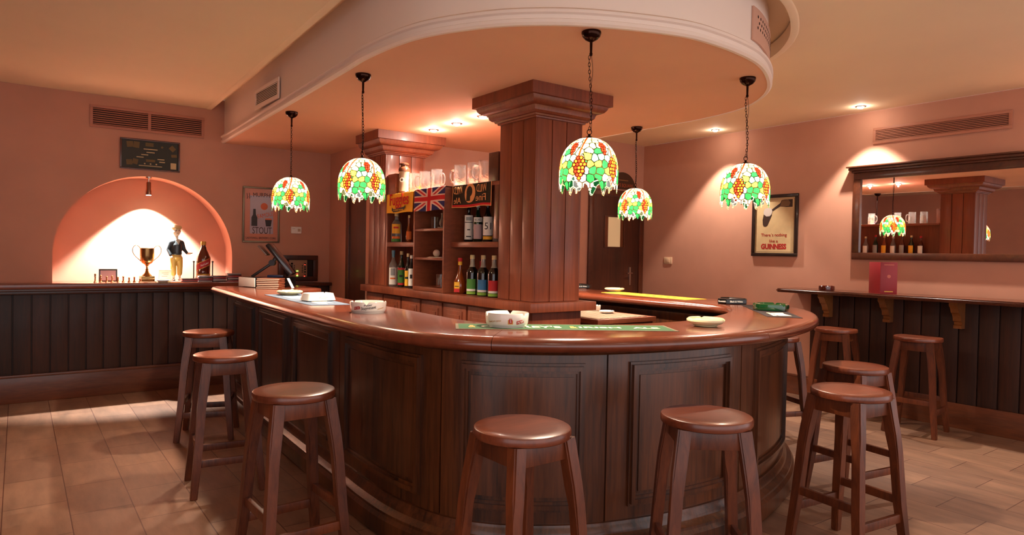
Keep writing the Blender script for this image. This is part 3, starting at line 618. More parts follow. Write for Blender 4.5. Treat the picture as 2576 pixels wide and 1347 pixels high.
# ---------------------------------------------------------------- stained glass pendant lamps
def shade_mesh():
    P = np.array([(.026, 0), (.055, -.008), (.085, -.026), (.110, -.052), (.128, -.085), (.138, -.12), (.1425, -.16), (.1425, -.2), (.1405, -.27)])
    C = cr(P, .004); sl = np.concatenate([[0], np.cumsum(np.linalg.norm(np.diff(C, axis=0), axis=1))]); TL = sl[-1]
    NU, NV = 420, 160; N = 5; rng = random.Random(3); per = 2*pi*.1425/N
    TB = ([-.5, -.44, -.36, -.30, -.22, -.16, -.10, -.05, 0, .05, .08, .12, .16, .21, .28, .34, .42, .5],
          [.270, .296, .322, .318, .268, .258, .262, .285, .300, .298, .312, .314, .285, .290, .324, .318, .262, .270])
    sh = TL-.322
    seeds = []; row = 0; t_ = .0
    while t_ < .34:
        rr = np.interp(min(t_, TL), sl, C[:, 0]); nn_ = max(2, round(per*rr/.1425/.037)); 
        for k in range(nn_): seeds.append((((k+.5*(row % 2)+rng.uniform(-.25, .25))/nn_-.5), t_+rng.uniform(-.007, .007), rng.random()))
        t_ += .033; row += 1
    SA = np.array([(a+w, b) for a, b, c in seeds for w in (-1, 0, 1)]); SR = [c for a, b, c in seeds for w in (-1, 0, 1)]
    grapes = []
    for (ca, ct, rows, gr) in ((0, .168, (2, 3, 4, 3, 3, 2, 1), .0082), (-.27, .085, (2, 3, 2, 2, 1), .0075)):
        for i, m in enumerate(rows):
            for k in range(m): grapes.append((ca*per+(k-(m-1)/2)*gr*2.15, ct+i*gr*1.95, gr, ca))
    G = np.array([(g[0], g[1], g[2]) for g in grapes])
    V = []; 
    for j in range(NV+1):
        s_ = TL*j/NV; r_ = np.interp(s_, sl, C[:, 0]); z_ = np.interp(s_, sl, C[:, 1])
        for i in range(NU): V.append((r_*cos(2*pi*i/NU), r_*sin(2*pi*i/NU), z_))
    F = []; MI = []
    for j in range(NV):
        s_ = TL*(j+.5)/NV; r_ = np.interp(s_, sl, C[:, 0]); kk = r_/.1425
        for i in range(NU):
            a = ((i+.5)/NU*N) % 1 - .5; motif = int((i+.5)/NU*N)
            if s_ > np.interp(a, TB[0], TB[1]): continue
            am = a*per
            g = np.hypot((G[:, 0]-am), G[:, 1]-s_); gi = int(np.argmin(g)); gd = g[gi]
            mi = None
            if gd < G[gi, 2]*.82: mi = 6 if gi < 18 and (gi*7+motif) % 3 else 7
            elif gd < G[gi, 2]*1.45: mi = 8
            if mi is None:
                bx_ = .10-.10*(s_/.165)+.03*sin(s_*30)
                if s_ < .165 and abs(a-bx_)*per*kk < .0042: mi = 9
            if mi is None:
                d_ = np.hypot((SA[:, 0]-a)*per*kk, SA[:, 1]-s_); o_ = np.argpartition(d_, 2)[:3]; o_ = o_[np.argsort(d_[o_])]; d1, d2 = d_[o_[0]], d_[o_[1]]
                rv = SR[o_[0]]; st = SA[o_[0], 1]
                if d2-d1 < .0038 or s_ < .006 or s_ > np.interp(a, TB[0], TB[1])-.002: mi = 5 if rv < .5 else 4
                elif st > .262: mi = 0 if (rv < .65) else 3
                elif st < .05: mi = 0 if rv < .5 else 1
                elif st > .15: mi = 3 if rv < .45 else (2 if rv < .78 else (10 if rv < .90 else 1))
                else: mi = 2 if rv < .50 else (1 if rv < .78 else (10 if rv < .86 else (0 if rv < .9 else 3)))
            b0 = j*NU+i; b1 = j*NU+(i+1) % NU
            F.append((b0, b0+NU, b1+NU, b1)); MI.append(mi)
    me = bpy.data.meshes.new('glass_shade'); me.from_pydata(V, [], F); me.polygons.foreach_set('material_index', MI)
    me.polygons.foreach_set('use_smooth', [True]*len(F))
    bm = bmesh.new(); bm.from_mesh(me); bmesh.ops.delete(bm, geom=[v for v in bm.verts if not v.link_faces], context='VERTS'); bm.to_mesh(me); bm.free()
    return me
def sglass(name, col, es=.55):
    m = bpy.data.materials.new(name); m.use_nodes = True; nt = m.node_tree; nt.nodes.clear(); L = nt.links.new
    c = (*lin(col), 1); out = nt.nodes.new('ShaderNodeOutputMaterial'); tr = nt.nodes.new('ShaderNodeBsdfTranslucent'); tr.inputs[0].default_value = c
    tc = nt.nodes.new('ShaderNodeTexCoord'); n = nt.nodes.new('ShaderNodeTexNoise'); n.inputs['Scale'].default_value = 60; n.inputs['Detail'].default_value = 4; L(tc.outputs['Object'], n.inputs['Vector'])
    r = nt.nodes.new('ShaderNodeMapRange'); r.inputs['From Min'].default_value = .3; r.inputs['From Max'].default_value = .7; r.inputs['To Min'].default_value = .65; r.inputs['To Max'].default_value = 1.15; L(n.outputs['Fac'], r.inputs['Value'])
    v = nt.nodes.new('ShaderNodeVectorMath'); v.operation = 'SCALE'; v.inputs[0].default_value = c[:3]; L(r.outputs[0], v.inputs['Scale'])
    v2 = nt.nodes.new('ShaderNodeVectorMath'); v2.operation = 'SCALE'; L(v.outputs[0], v2.inputs[0]); v2.inputs['Scale'].default_value = .065; L(v2.outputs[0], tr.inputs[0])
    em = nt.nodes.new('ShaderNodeEmission'); L(v.outputs[0], em.inputs[0]); em.inputs[1].default_value = es*.56
    ad = nt.nodes.new('ShaderNodeAddShader'); L(tr.outputs[0], ad.inputs[0]); L(em.outputs[0], ad.inputs[1]); L(ad.outputs[0], out.inputs[0]); return m
SG = [sglass('glass_white', (236, 236, 220), .6), sglass('glass_cream', (240, 232, 160), .6), sglass('glass_mint', (140, 205, 172), .6), sglass('glass_green', (48, 150, 78), .6),
      mat('lead_dark', (30, 44, 12), .5, emit=(44, 70, 10), es=.25), mat('lead_gold', (100, 60, 10), .5, emit=(170, 100, 10), es=.4), sglass('glass_orange_grape', (244, 130, 40), .7), sglass('glass_red_grape', (232, 62, 32), .7),
      mat('lead_red', (130, 30, 12), .5, emit=(150, 40, 12), es=.3), sglass('glass_brown_branch', (176, 70, 20), .3), sglass('glass_yellow', (240, 216, 80), .6)]
def chain_bm(z0, z1):
    bm = nbm(); n = int((z0-z1)/.0165)
    for i in range(n):
        zc = z0-(i+.5)*(z0-z1)/n; wob = .008*sin((zc-z1)*14)*(1 if i % 2 else .9); a = (i % 2)*pi/2
        pts = [(wob+cos(a)*.005*cos(q), sin(a)*.005*cos(q), zc+.0115*sin(q)) for q in np.linspace(0, 2*pi, 9)[:-1]]
        tube(bm, pts, .0016, 5, closed=True)
    return bm
SM = shade_mesh()
def lamp(loc, label, rz):
    """the origin is the canopy's seat on the soffit"""
    t = thing('pendant_lamp', label, 'pendant lamp', loc, rz, 'stained glass pendant lamps around the bar')
    bm = nbm(); lathe(bm, [(0, -.001), (.047, -.001), (.048, -.008), (.043, -.024), (.030, -.038), (.014, -.046), (.007, -.05), (.006, -.10), (.008, -.105), (.007, -.115), (0, -.118)], 28); obj('ceiling_canopy', bm, M_BRONZE, t)
    obj('chain', chain_bm(-.115, -.475), M_BRONZE, t)
    bm = nbm(); tube(bm, [(.004+.006*sin(z*25), .004, z) for z in np.linspace(-.1, -.48, 22)], .0014, 5); obj('power_cord', bm, M_BLACK, t)
    bm = nbm(); tube(bm, [(.011*cos(q), 0, -.482+.013*sin(q)) for q in np.linspace(0, 2*pi, 13)[:-1]], .0022, 6, closed=True); lathe(bm, [(0, -.49), (.005, -.492), (.007, -.5), (.018, -.507), (.034, -.513), (.036, -.518), (0, -.518)], 24); obj('top_cap', bm, M_BRONZE, t)
    o = bpy.data.objects.new('glass_shade', SM); COL.objects.link(o); o.parent = t; o.location = (0, 0, -.512); o.rotation_euler = (0, 0, 0)
    bm = nbm(); lathe(bm, [(0, -.52), (.013, -.525), (.013, -.56), (.0, -.56)], 16); bh = obj('bulb_holder', bm, M_BRONZE, t)
    bm = nbm(); lathe(bm, [(0, -.561), (.011, -.563), (.024, -.585), (.027, -.605), (.02, -.625), (0, -.634)], 20); obj('bulb', bm, mat('lit_bulb', (255, 240, 210), .5, emit=(1, .86, .62), es=12), bh)
    light('bulb_light', 'POINT', (0, 0, -.645), LAMP_W, (1, .84, .64), t, shadow_soft_size=.03)
    return t
for m in SG:
    SM.materials.append(m)
LP = [((1.726, 5.304), 'stained glass lamp hanging in front of the stout poster, farthest left', 1.2), ((1.695, 3.877), 'stained glass lamp hanging over the left arm of the bar beside the column capital', .5),
      ((2.226, 2.419), 'largest looking stained glass lamp, hanging in front of the thick column', -.75), ((3.516, 2.44), 'stained glass lamp hanging in front of the framed stout poster on the right', -.9),
      ((4.173, 3.953), 'smallest looking stained glass lamp, hanging in front of the far door', .1)]
for (x, y), l_, rz in LP: lamp((x, y, ZS), l_, rz)

# ---------------------------------------------------------------- recessed lights
M_LIT = mat('lit_halogen', (255, 245, 225), .5, emit=(1, .9, .74), es=60)
def downlight(loc, label, w, group, angle=95, glow=0, col=WARM):
    t = thing('ceiling_light', label, 'ceiling light', loc, 0, group)
    bm = nbm(); lathe(bm, [(.03, -.0005), (.042, -.0005), (.044, -.004), (.040, -.007), (.032, -.005), (.03, -.001)], 28, cap=False); obj('ring', bm, M_CHROME, t)
    bm = nbm(); lathe(bm, [(0, -.001), (.029, -.001), (.029, -.008), (.02, -.018), (0, -.022)], 24); obj('lit_lens', bm, M_LIT, t)
    s = light('spot_light', 'SPOT', (0, 0, -.035), w, col, t, spot_size=radians(angle), spot_blend=.35, shadow_soft_size=.025)
    if glow: light('halogen_light', 'POINT', (0, 0, -.034), glow, col, t, shadow_soft_size=.008)
    return t
for (x, y), l_ in (((2.952, 5.224), 'recessed ceiling light above the shelves, nearest the far column'), ((2.952, 4.836), 'recessed ceiling light above the shelves, middle of the three'), ((2.952, 4.444), 'recessed ceiling light above the shelves, half behind the big capital')):
    downlight((x, y, ZS), l_, BAR_SPOT_W, 'recessed lights above the back bar', 120, 3.5)
for (x, y), l_ in (((6.19, 4.69), 'small bright ceiling spotlight above the framed stout poster'), ((6.205, 3.11), 'small bright ceiling spotlight above the wall mirror, near the right vent')):
    downlight((x, y, CEIL), l_, SPOT_W, 'ceiling spotlights along the right wall', 85, 1.0)
for x, y in ((6.2, 1.45), (-.4, 2.0), (1.1, .5), (2.6, .1), (4.6, .7)):  # the weak ones are unseen lamps, added as fill light
    downlight((x, y, CEIL), 'recessed ceiling spotlight outside the view, over the customers\' side of the room', SPOT_W if x > 5 else FILL_W, 'ceiling spotlights outside the view', 100)

# ---------------------------------------------------------------- bar stools
def stool():
    t = thing('bar_stool', '', 'bar stool', (0, 0, 0), 0, 'round wooden bar stools')
    H_ = .78; bm = nbm(); lathe(bm, [(0, H_-.036), (.168, H_-.036), (.175, H_-.032), (.177, H_-.026), (.177, H_-.009), (.174, H_-.003), (.168, H_), (.12, H_-.001), (0, H_-.0015)], 64); obj('seat', bm, M_SEAT, t)
    top, bot = .112, .182
    def px_(z): return bot+(top-bot)*z/(H_-.037)
    for sx in (-1, 1):
        for sy in (-1, 1):
            bm = nbm(); pts = []; rr = []
            for z, w in ((.0, .0185), (.004, .0205), (.25, .0225), (.50, .0245), (.58, .027), (H_-.037, .028)):
                q = px_(z)+ (.006 if .4 < z < .6 else 0); pts.append((sx*q, sy*q, z)); rr.append(w*1.414*.92)
            tube(bm, pts, rr, 4, sq=True)
            bmesh.ops.bevel(bm, geom=[e for e in bm.edges if abs((e.verts[0].co-e.verts[1].co).normalized().z) > .8], offset=.006, segments=2, affect='EDGES')
            obj('leg', bm, M_STOOL, t, ang=30)
    for k in range(4):
        a = k*pi/2; R4 = Matrix.Rotation(a, 4, 'Z'); q = px_(.705)
        bm = nbm(); bx(bm, (q-.011, -q+.02, .672), (q+.011, q-.02, H_-.037), .002); bm.transform(R4); obj('apron_rail', bm, M_STOOL, t)
        z = .19 if k % 2 else .27; q = px_(z)
        bm = nbm(); bx(bm, (q-.010, -q+.016, z-.02), (q+.010, q-.016, z+.02), .003); bm.transform(R4); obj('stretcher', bm, M_STOOL, t)
    return t
ST = [((1.145, 5.36), -20, 'wooden bar stool farthest away on the left side of the bar'), ((.985, 4.17), -6, 'wooden bar stool in the middle of the three on the left side of the bar'),
      ((.988, 2.96), 2.5, 'wooden bar stool nearest the camera on the left side of the bar'), ((1.465, 1.914), 1.6, 'wooden bar stool in front of the bar, left of the two at the curved front'),
      ((2.188, 1.667), -38, 'wooden bar stool in front of the bar, right of the two at the curved front'), ((3.213, 1.618), -7, 'large looking dark wooden bar stool right of the bar, nearest the camera there'),
      ((3.965, 1.975), -9, 'dark wooden bar stool just behind the nearest one on the right side'), ((5.922, 3.131), 12, 'wooden bar stool under the left bracket of the wall ledge'),
      ((5.93, 2.45), 8, 'wooden bar stool under the wall ledge below the red menu, at the far right'), ((4.86, 3.06), -22, 'wooden bar stool mostly hidden behind the right curve of the bar')]
st = stool()
for i, ((x, y), a, l_) in enumerate(ST):
    if i == 0: st.location = (x, y, 0); st.rotation_euler = (0, 0, radians(a)); st['label'] = l_
    else: dup(st, (x, y, 0), radians(a), l_)

# ---------------------------------------------------------------- ashtrays and mats on the bar
ZB = 1.0502
def tray(label, loc, r, h, m, kind='round', notches=3, n=48, rz=0):
    t = thing('ashtray', label, 'ashtray', loc, rz)
    if kind == 'dish': P = [(0, 0), (.55, 0), (.62, .08), (.60, .14), (.85, .35), (1, .65), (1, .85), (.9, 1), (.8, .95), (.76, .75), (.5, .45), (0, .4)]
    elif kind == 'drum': P = [(0, 0), (.88, 0), (.9, .1), (.93, .14), (.97, .3), (1, .92), (.98, 1), (.95, 1), (.92, .9), (.86, .25), (0, .18)]
    else: P = [(0, 0), (.93, 0), (1, .1), (1.02, .5), (1, .9), (.94, 1), (.84, 1), (.8, .9), (.76, .3), (0, .22)]
    bm = nbm(); lathe(bm, [(a*r, b*h) for a, b in P], n)
    for v in bm.verts:
        rr = hypot(v.co.x, v.co.y); a = atan2(v.co.y, v.co.x)
        if rr > r*.72 and v.co.z > h*.7:
            for k in range(notches):
                da = abs((a-2*pi*k/notches+pi) % (2*pi)-pi)
                if da < .1: v.co.z -= h*(.14 if kind == 'dish' else .26)*(1-da/.1)
    if kind == 'tri':
        for v in bm.verts:
            a = atan2(v.co.y, v.co.x); k = 1-.22*cos(3*a); v.co.x *= k; v.co.y *= k
    obj('dish', bm, m, t); return t
def tri_tray(label, loc, rz, words):
    """three long flat sides with cut corners; words: list of (side index, text)"""
    t = thing('ashtray', label, 'ashtray', loc, rz); bm = nbm(); rings = []
    def poly(k):
        N_ = [(pi/3*i, (.088 if i % 2 == 0 else .112)*k) for i in range(6)]; out = []
        for i in range(6):
            (a, p), (b, q) = N_[i], N_[(i+1) % 6]; D = cos(a)*sin(b)-sin(a)*cos(b); out.append(((p*sin(b)-q*sin(a))/D, (q*cos(a)-p*cos(b))/D))
        return out
    for k, z in ((.93, 0), (1, .004), (1, .036), (.97, .041), (.90, .042), (.86, .038), (.80, .012)):
        rings.append([bm.verts.new((x, y, z)) for x, y in poly(k)])
    for a, b in zip(rings, rings[1:]):
        for i in range(6): bm.faces.new((a[i], a[(i+1) % 6], b[(i+1) % 6], b[i]))
    bm.faces.new(rings[0]); bm.faces.new(rings[-1]); obj('dish', bm, M_BLACK, t, ang=30)
    for i, w in words:
        a = pi/3*i; d_ = .0883 if i % 2 == 0 else .1123
        text(w, .02, LW, t, (cos(a)*d_, sin(a)*d_, .021), Matrix.Rotation(a-pi, 4, 'Z') @ FR, width=.10 if i % 2 == 0 else .065, height=.013, ext=.0004, bold=.0006)
    return t
def vf(x, y): return atan2(-y, -x)      # the direction that faces the room from there
def ontray(t, s, m, R_, z, w, h, off_, tilt=0):
    a = vf(t.location.x, t.location.y)+off_-t.rotation_euler.z; M_ = Matrix.Rotation(a-pi, 4, 'Z') @ FR
    return text(s, .02, m, t, (cos(a)*(R_+.0004), sin(a)*(R_+.0004), z), M_, width=w, height=h, wrap=R_, ext=.0003, slant=tilt)
def patch(t, m, R_, z0, z1, off_, ha, name='printed_patch', slant=0):
    a = vf(t.location.x, t.location.y)+off_-t.rotation_euler.z; n = 8; bm = nbm(); rows = []
    for z, sg in ((z0, 0), (z1, 0)): rows.append([bm.verts.new((R_*cos(a+ha*(2*i/n-1)), R_*sin(a+ha*(2*i/n-1)), z+slant*(2*i/n-1))) for i in range(n+1)])
    for i in range(n): bm.faces.new((rows[0][i], rows[0][i+1], rows[1][i+1], rows[1][i]))
    return obj(name, bm, m, t)
tray('cream round ashtray farthest along the left arm, half on the blue mat', (1.66, 5.10, ZB+.0022), .095, .034, M_CREAM, 'dish')
t = tray('white round ashtray printed with black script lettering and a red patch', (1.60, 3.548, ZB), .102, .062, M_WHITE, 'drum')
ontray(t, 'Peter', M_INK, .1025, .047, .045, .012, .0, .12); ontray(t, 'Stuyvesant', M_INK, .1020, .03, .085, .022, .02, .12); patch(t, M_RED, .1005, .022, .038, -.66, .20, slant=.003)
ontray(t, 'FILTER', LW, .1014, .03, .034, .005, -.66, .1); patch(t, M_GOLD, .1012, .026, .029, .75, .22, slant=.004)
t = tray('largest white round ashtray with red and gold crest, standing on the green runner', (1.875, 2.585, ZB+.0025), .104, .066, M_WHITE, 'drum', rz=.8)
ontray(t, 'Grand prix spécial', M_GOLD, .1015, .03, .07, .012, -.62, .12); patch(t, M_RED, .1022, .020, .036, .66, .21, slant=.004); ontray(t, 'FILTER', LW, .1030, .028, .034, .009, .66, .18)
patch(t, M_GOLD, .1021, .018, .046, .16, .12, 'crest_ground'); patch(t, M_RED, .1026, .022, .042, .16, .08, 'crest_shield'); ontray(t, 'W', M_GOLD, .1029, .045, .016, .008, .16); ontray(t, 'S', LW, .1032, .032, .006, .012, .16)
tray('cream round ashtray alone on the curved front near the right end', (2.793, 2.146, ZB), .094, .042, M_CREAM, 'dish', rz=.9)
tri_tray('black triangular ashtray with white lettering by the right curve of the bar', (4.33, 3.10, ZB), vf(4.33, 3.10)+.45, [(0, 'Black & White'), (5, 'Scottish')])
t = tray('shiny dark green round ashtray on the black mat', (4.03, 2.575, ZB+.0022), .112, .046, mat('green_glaze', (6, 58, 28), .05, coat=1), 'drum2', rz=.3)
tri_tray('black ashtray beside the column at the far end of the right arm', (4.72, 5.22, ZB), vf(4.72, 5.22)+.2, [(0, 'Black & White')])
tray('cream round ashtray at the near end of the yellow runner', (4.60, 4.60, ZB), .095, .036, M_CREAM, 'dish')
# square ashtray
t = thing('ashtray', 'white rectangular ashtray with sloping sides on the blue mat', 'ashtray', (1.64, 4.45, ZB+.0022), radians(8))
bm = nbm(); R_ = []
for (w, d_, z) in ((.085, .06, 0), (.105, .075, .006), (.092, .064, .052), (.086, .058, .054), (.080, .052, .05), (.07, .045, .018)):
    ring = []
    for k in range(40):
        a = 2*pi*k/40; c_, s_ = cos(a), sin(a); e = .35; ring.append(bm.verts.new((w*abs(c_)**e*(1 if c_ > 0 else -1), d_*abs(s_)**e*(1 if s_ > 0 else -1), z-(.012 if z > .045 and k in (5, 15, 25, 35) else 0))))
    R_.append(ring)
for a, b in zip(R_, R_[1:]):
    for k in range(40): bm.faces.new((a[k], a[(k+1) % 40], b[(k+1) % 40], b[k]))
bm.faces.new(R_[0]); bm.faces.new(R_[-1]); obj('dish', bm, M_WHITE, t, ang=50)
bm = nbm(); tube(bm, [(-.03, -.074, .024), (-.015, -.0735, .034), (0, -.073, .036), (.01, -.0735, .03), (.035, -.074, .026)], .0012, 5); tube(bm, [(-.02, -.075, .02), (.02, -.075, .02)], .001, 5); obj('printed_emblem', bm, mat('grey_print', (150, 140, 130), .6), t)
def runner(name, label, quad, m, brd=None, bw=.02, cat='bar mat'):
    bm = nbm(); prism(bm, quad, 0, .002); o = obj(name, bm, brd or m); o.location = (0, 0, ZB-.0002+.0002)
    if brd:
        q = [Vector(p) for p in quad]; c = sum(q, Vector((0, 0)))/4; e1 = (q[3]-q[0]).length; e0 = (q[1]-q[0]).length
        ux = (q[3]-q[0]).normalized(); uy = (q[1]-q[0]).normalized()
        qq = [q[0]+ux*bw+uy*bw, q[1]+ux*bw-uy*bw, q[2]-ux*bw-uy*bw, q[3]-ux*bw+uy*bw]
        bm = nbm(); prism(bm, [tuple(p) for p in qq], .002, .0023); obj('printed_field', bm, m, o)
    return tag(o, label, cat)
def flat_text(s, m, parent, c, ang, w, h, z=.0024): return text(s, .05, m, parent, (c[0], c[1], z), Matrix.Rotation(ang, 4, 'Z'), width=w, height=h, ext=.0002, bold=.001)
gr = [(1.60, 2.60), (1.72, 2.80), (2.60, 2.25), (2.47, 2.045)]
o = runner('bar_runner', 'long green bar runner with cream lettering at the curved front', gr, mat('runner_green', (56, 92, 58), .9), mat('runner_edge', (110, 96, 76), .85), .014, 'bar runner')
ga = atan2(-.555, .87); LCR = mat('runner_letter_cream', (226, 220, 196), .8); LTN = mat('runner_letter_tan', (200, 150, 80), .8)
def onr(k, kk=.5): a0, a3, a1 = Vector(gr[0]), Vector(gr[3]), Vector(gr[1]); return a0+(a3-a0)*k+(a1-a0)*kk
flat_text("CAFFREY'S", LCR, o, onr(.30), ga, .38, .08); flat_text('IRISH', LCR, o, onr(.665), ga, .20, .05); flat_text('ALE', LCR, o, onr(.88), ga, .13, .05)
for k in (.075, .54): flat_text('&', LTN, o, onr(k), ga, .035, .09)
o = runner('bar_mat', 'slate blue bar mat with white print on the left arm of the bar', [(1.50, 5.20), (1.47, 4.10), (1.72, 4.08), (1.77, 5.18)], mat('mat_blue', (84, 96, 112), .85))
bm = nbm(); prism(bm, [(1.55, 4.20), (1.60, 4.16), (1.63, 4.30), (1.66, 4.22), (1.68, 4.42), (1.62, 4.38), (1.58, 4.46), (1.56, 4.32)], .002, .0023); prism(bm, [(1.55, 4.75), (1.60, 4.68), (1.63, 4.80), (1.68, 4.74), (1.68, 4.98), (1.62, 4.90), (1.57, 4.98)], .002, .0023); obj('printed_motif', bm, LCR, o)
m2 = [(4.30, 3.0), (3.58, 2.31), (3.70, 2.155), (4.40, 2.80)]
o = runner('bar_mat', 'black bar mat with white print under the green ashtray', m2, mat('mat_black', (46, 36, 38), .85))
bm = nbm(); prism(bm, [(3.70, 2.30), (3.76, 2.26), (3.84, 2.36), (3.92, 2.42), (3.86, 2.44), (3.80, 2.46), (3.78, 2.38), (3.72, 2.36)], .002, .0023); prism(bm, [(3.66, 2.32), (3.68, 2.31), (3.85, 2.47), (3.83, 2.48)], .002, .0023); obj('printed_motif', bm, LCR, o)
o = runner('bar_runner', 'yellow bar runner with red lettering along the right arm of the bar', [(4.35, 4.52), (4.60, 4.52), (4.56, 3.50), (4.30, 3.50)], mat('runner_yellow', (232, 184, 50), .85), None, 0, 'bar runner')
for k in range(4):
    bm = nbm(); y_ = 4.23-.15*k; prism(bm, [(4.40, y_+.03), (4.44, y_+.035), (4.46, y_+.0), (4.51, y_+.01), (4.50, y_-.03), (4.46, y_-.035), (4.44, y_-.005), (4.39, y_-.01)], .002, .0023); obj('red_letter', bm, M_RED, o)
# small white dishes on the inner worktop
tray('white ashtray on the inner worktop, half hidden by the column', (3.86, 4.10, .9355), .06, .045, M_WHITE, 'drum'); tray('flat white ashtray on the inner worktop, right of the taller one', (3.78, 3.86, .9355), .06, .022, M_WHITE, 'dish')

# ---------------------------------------------------------------- register corner
t = thing('cash_register', 'black touchscreen till with tilted screen on a folding arm at the bar corner', 'cash register', (1.87, 6.34, ZB), radians(-27))
bm = nbm(); bx(bm, (-.22, -.13, .002), (.20, .13, .09), .006); bm.transform(Matrix.Rotation(radians(44), 4, 'Z')); obj('base_box', bm, M_BLACK, t)
bm = nbm(); bx(bm, (-.227, -.127, .006), (-.2205, .127, .086), .002); bm.transform(Matrix.Rotation(radians(44), 4, 'Z')); obj('white_side', bm, LW, t)
bm = nbm(); beam(bm, (-.15, 0, .09), (.03, .0, .22), .05, .022, .006); beam(bm, (.03, 0, .215), (.06, 0, .27), .05, .03, .006); lathe(bm, [(0, -.04), (.028, -.04), (.028, .04), (0, .04)], 20, (.03, 0, .22), axis='y'); obj('folding_arm', bm, mat('till_arm', (50, 44, 44), .3, metal=.6), t)
def slab(p, q, th, wd, m, name, b=.008):
    bm = nbm(); beam(bm, (p[0], 0, p[1]), (q[0], 0, q[1]), wd, th, b); return obj(name, bm, m, t)
slab((.0, .39), (.215, .115), .040, .25, mat('till_shell', (26, 24, 28), .15, coat=.8), 'screen', .012); slab((.030, .382), (.222, .137), .004, .21, mat('till_glass', (22, 22, 30), .05, coat=1), 'screen_glass', .001)
slab((-.085, .375), (-.01, .29), .012, .16, mat('till_back', (110, 92, 84), .35, metal=.3), 'rear_display', .003)
bm = nbm(); bx(bm, (.0, -.09, .0905), (.14, .07, .108), .004); obj('printer_lid', bm, mat('blue_plastic', (26, 32, 62), .3), t)
M_LEATH = mat('brown_leather', (116, 58, 36), .35, coat=.3)
for i in range(6):
    bm = nbm(); bx(bm, (-.10, -.075, .001), (.10, .075, .0145), .004); o = obj('leather_cover', bm, M_LEATH)
    o.location = (1.78+.003*(i % 2), 5.99-.003*(i % 3), ZB+.0155*i); o.rotation_euler = (0, 0, radians(-38+2*(i % 3)))
    tag(o, ('lowest' if i == 0 else 'topmost' if i == 5 else 'middle')+' brown leather bill folder in the stack in front of the till', 'bill folder', 'stacked bill folders by the till')
    bm = nbm(); bx(bm, (-.094, -.0762, .005), (.094, -.0752, .0105)); obj('page_edges', bm, mat('pale_pages', (226, 190, 170), .6), o)
bm = nbm(); bx(bm, (-.05, -.02, 0), (.05, .02, .0015)); o = tag(obj('paper_slip', bm, LW), 'narrow white paper slip leaning beside the bill folders', 'paper'); o.location = (1.955, 5.99, ZB+.045); o.rotation_euler = (0, 1.05, radians(-50))

# ---------------------------------------------------------------- left wall things
def left_frame(name, label, cat, x0, x1, z0, z1, bw, m, dp=.02):
    t = thing(name, label, cat, ((x0+x1)/2, YL-.001, (z0+z1)/2)); w, h = x1-x0, z1-z0; bm = nbm()
    for lo, hi in (((-w/2, -dp, h/2-bw), (w/2, 0, h/2)), ((-w/2, -dp, -h/2), (w/2, 0, -h/2+bw)), ((-w/2, -dp, -h/2+bw), (-w/2+bw, 0, h/2-bw)), ((w/2-bw, -dp, -h/2+bw), (w/2, 0, h/2-bw))): bx(bm, lo, hi, .003)
    obj('frame', bm, m, t); return t, w, h
t, w, h = left_frame('framed_board', 'dark framed display board of small cards hung below the left wall vent', 'framed board', .772, 1.286, 2.135, 2.428, .014, M_FRAME)
card('board', w-.028, h-.028, .006, mat('board_dark_green', (40, 40, 26), .5), t, (0, -.001, 0), FL)
for (a, b, ww, hh, k, an) in ((-.175, .09, .055, .055, 1, .1), (-.12, .09, .05, .06, 1, -.08), (-.18, -.08, .05, .05, 1, .1), (-.13, -.07, .045, .05, 1, -.2), (.19, .08, .045, .05, 1, .8), (.205, .01, .05, .03, 1, .1), (.2, -.09, .05, .06, 0, 0), (-.01, .10, .07, .035, 1, 0), (0, -.055, .08, .025, 1, 0),
        (.0, .055, .12, .008, 0, .0), (-.0, .025, .07, .008, 0, 0), (-.05, 0, .06, .008, 0, 0), (-.09, -.025, .06, .008, 0, 0), (.09, -.035, .06, .009, 0, 0), (.1, -.06, .05, .009, 0, 0), (0, -.105, .2, .007, 0, 0), (-.05, -.085, .012, .012, 0, 0), (0, -.085, .012, .012, 0, 0), (.05, -.085, .012, .012, 0, 0), (.1, .085, .018, .018, 1, .7)):
    t2_ = nbm(); bx(t2_, (-ww/2, -hh/2, 0), (ww/2, hh/2, .002)); t2_.transform(Matrix.Translation((a, -.0072, b)) @ FL @ Matrix.Rotation(an, 4, 'Z'))
    obj('display_card', t2_, mat('card_brown', (104, 84, 44), .6) if k else mat('card_cream', (200, 176, 130), .6), t)
t, w, h = left_frame('framed_poster', 'metal framed stout poster with bottle and glass on the left wall', 'poster', 1.885, 2.266, 1.463, 2.05, .018, M_GREY)
card('poster_ground', w-.036, h-.036, .004, mat('poster_pink', (196, 120, 90), .3, coat=.5), t, (0, -.001, 0), FL)
bm = nbm(); bx(bm, (-.115, -.007, -.20), (.125, -.0055, .20)); obj('inner_picture', bm, mat('poster_lilac', (166, 150, 160), .3, coat=.5), t)
PK = mat('poster_dark', (70, 34, 26), .5); PO = mat('poster_orange', (206, 96, 50), .5)
text("J.J. MURPHY'S", .06, PK, t, (0, -.0075, .205), FL, width=.31, height=.06, arc=.9); text('FAMOUS', .04, PO, t, (.045, -.0085, -.0), FL @ Matrix.Rotation(.25, 4, 'Z'), width=.17, height=.045); text('STOUT', .05, PK, t, (.01, -.0085, -.165), FL, width=.2, height=.07)
text('LADYSWELL BREWERY, CORK', .02, PK, t, (0, -.0075, -.247), FL, width=.31, height=.024)
bm = nbm(); prism(bm, [(-.10, -.12), (-.04, -.12), (-.04, -.03), (-.055, .0), (-.058, .06), (-.082, .06), (-.085, .0), (-.10, -.03)], 0, .001); bm.transform(Matrix.Translation((0, -.0078, 0)) @ FL); obj('painted_bottle', bm, mat('poster_bottle', (36, 16, 14), .4), t)
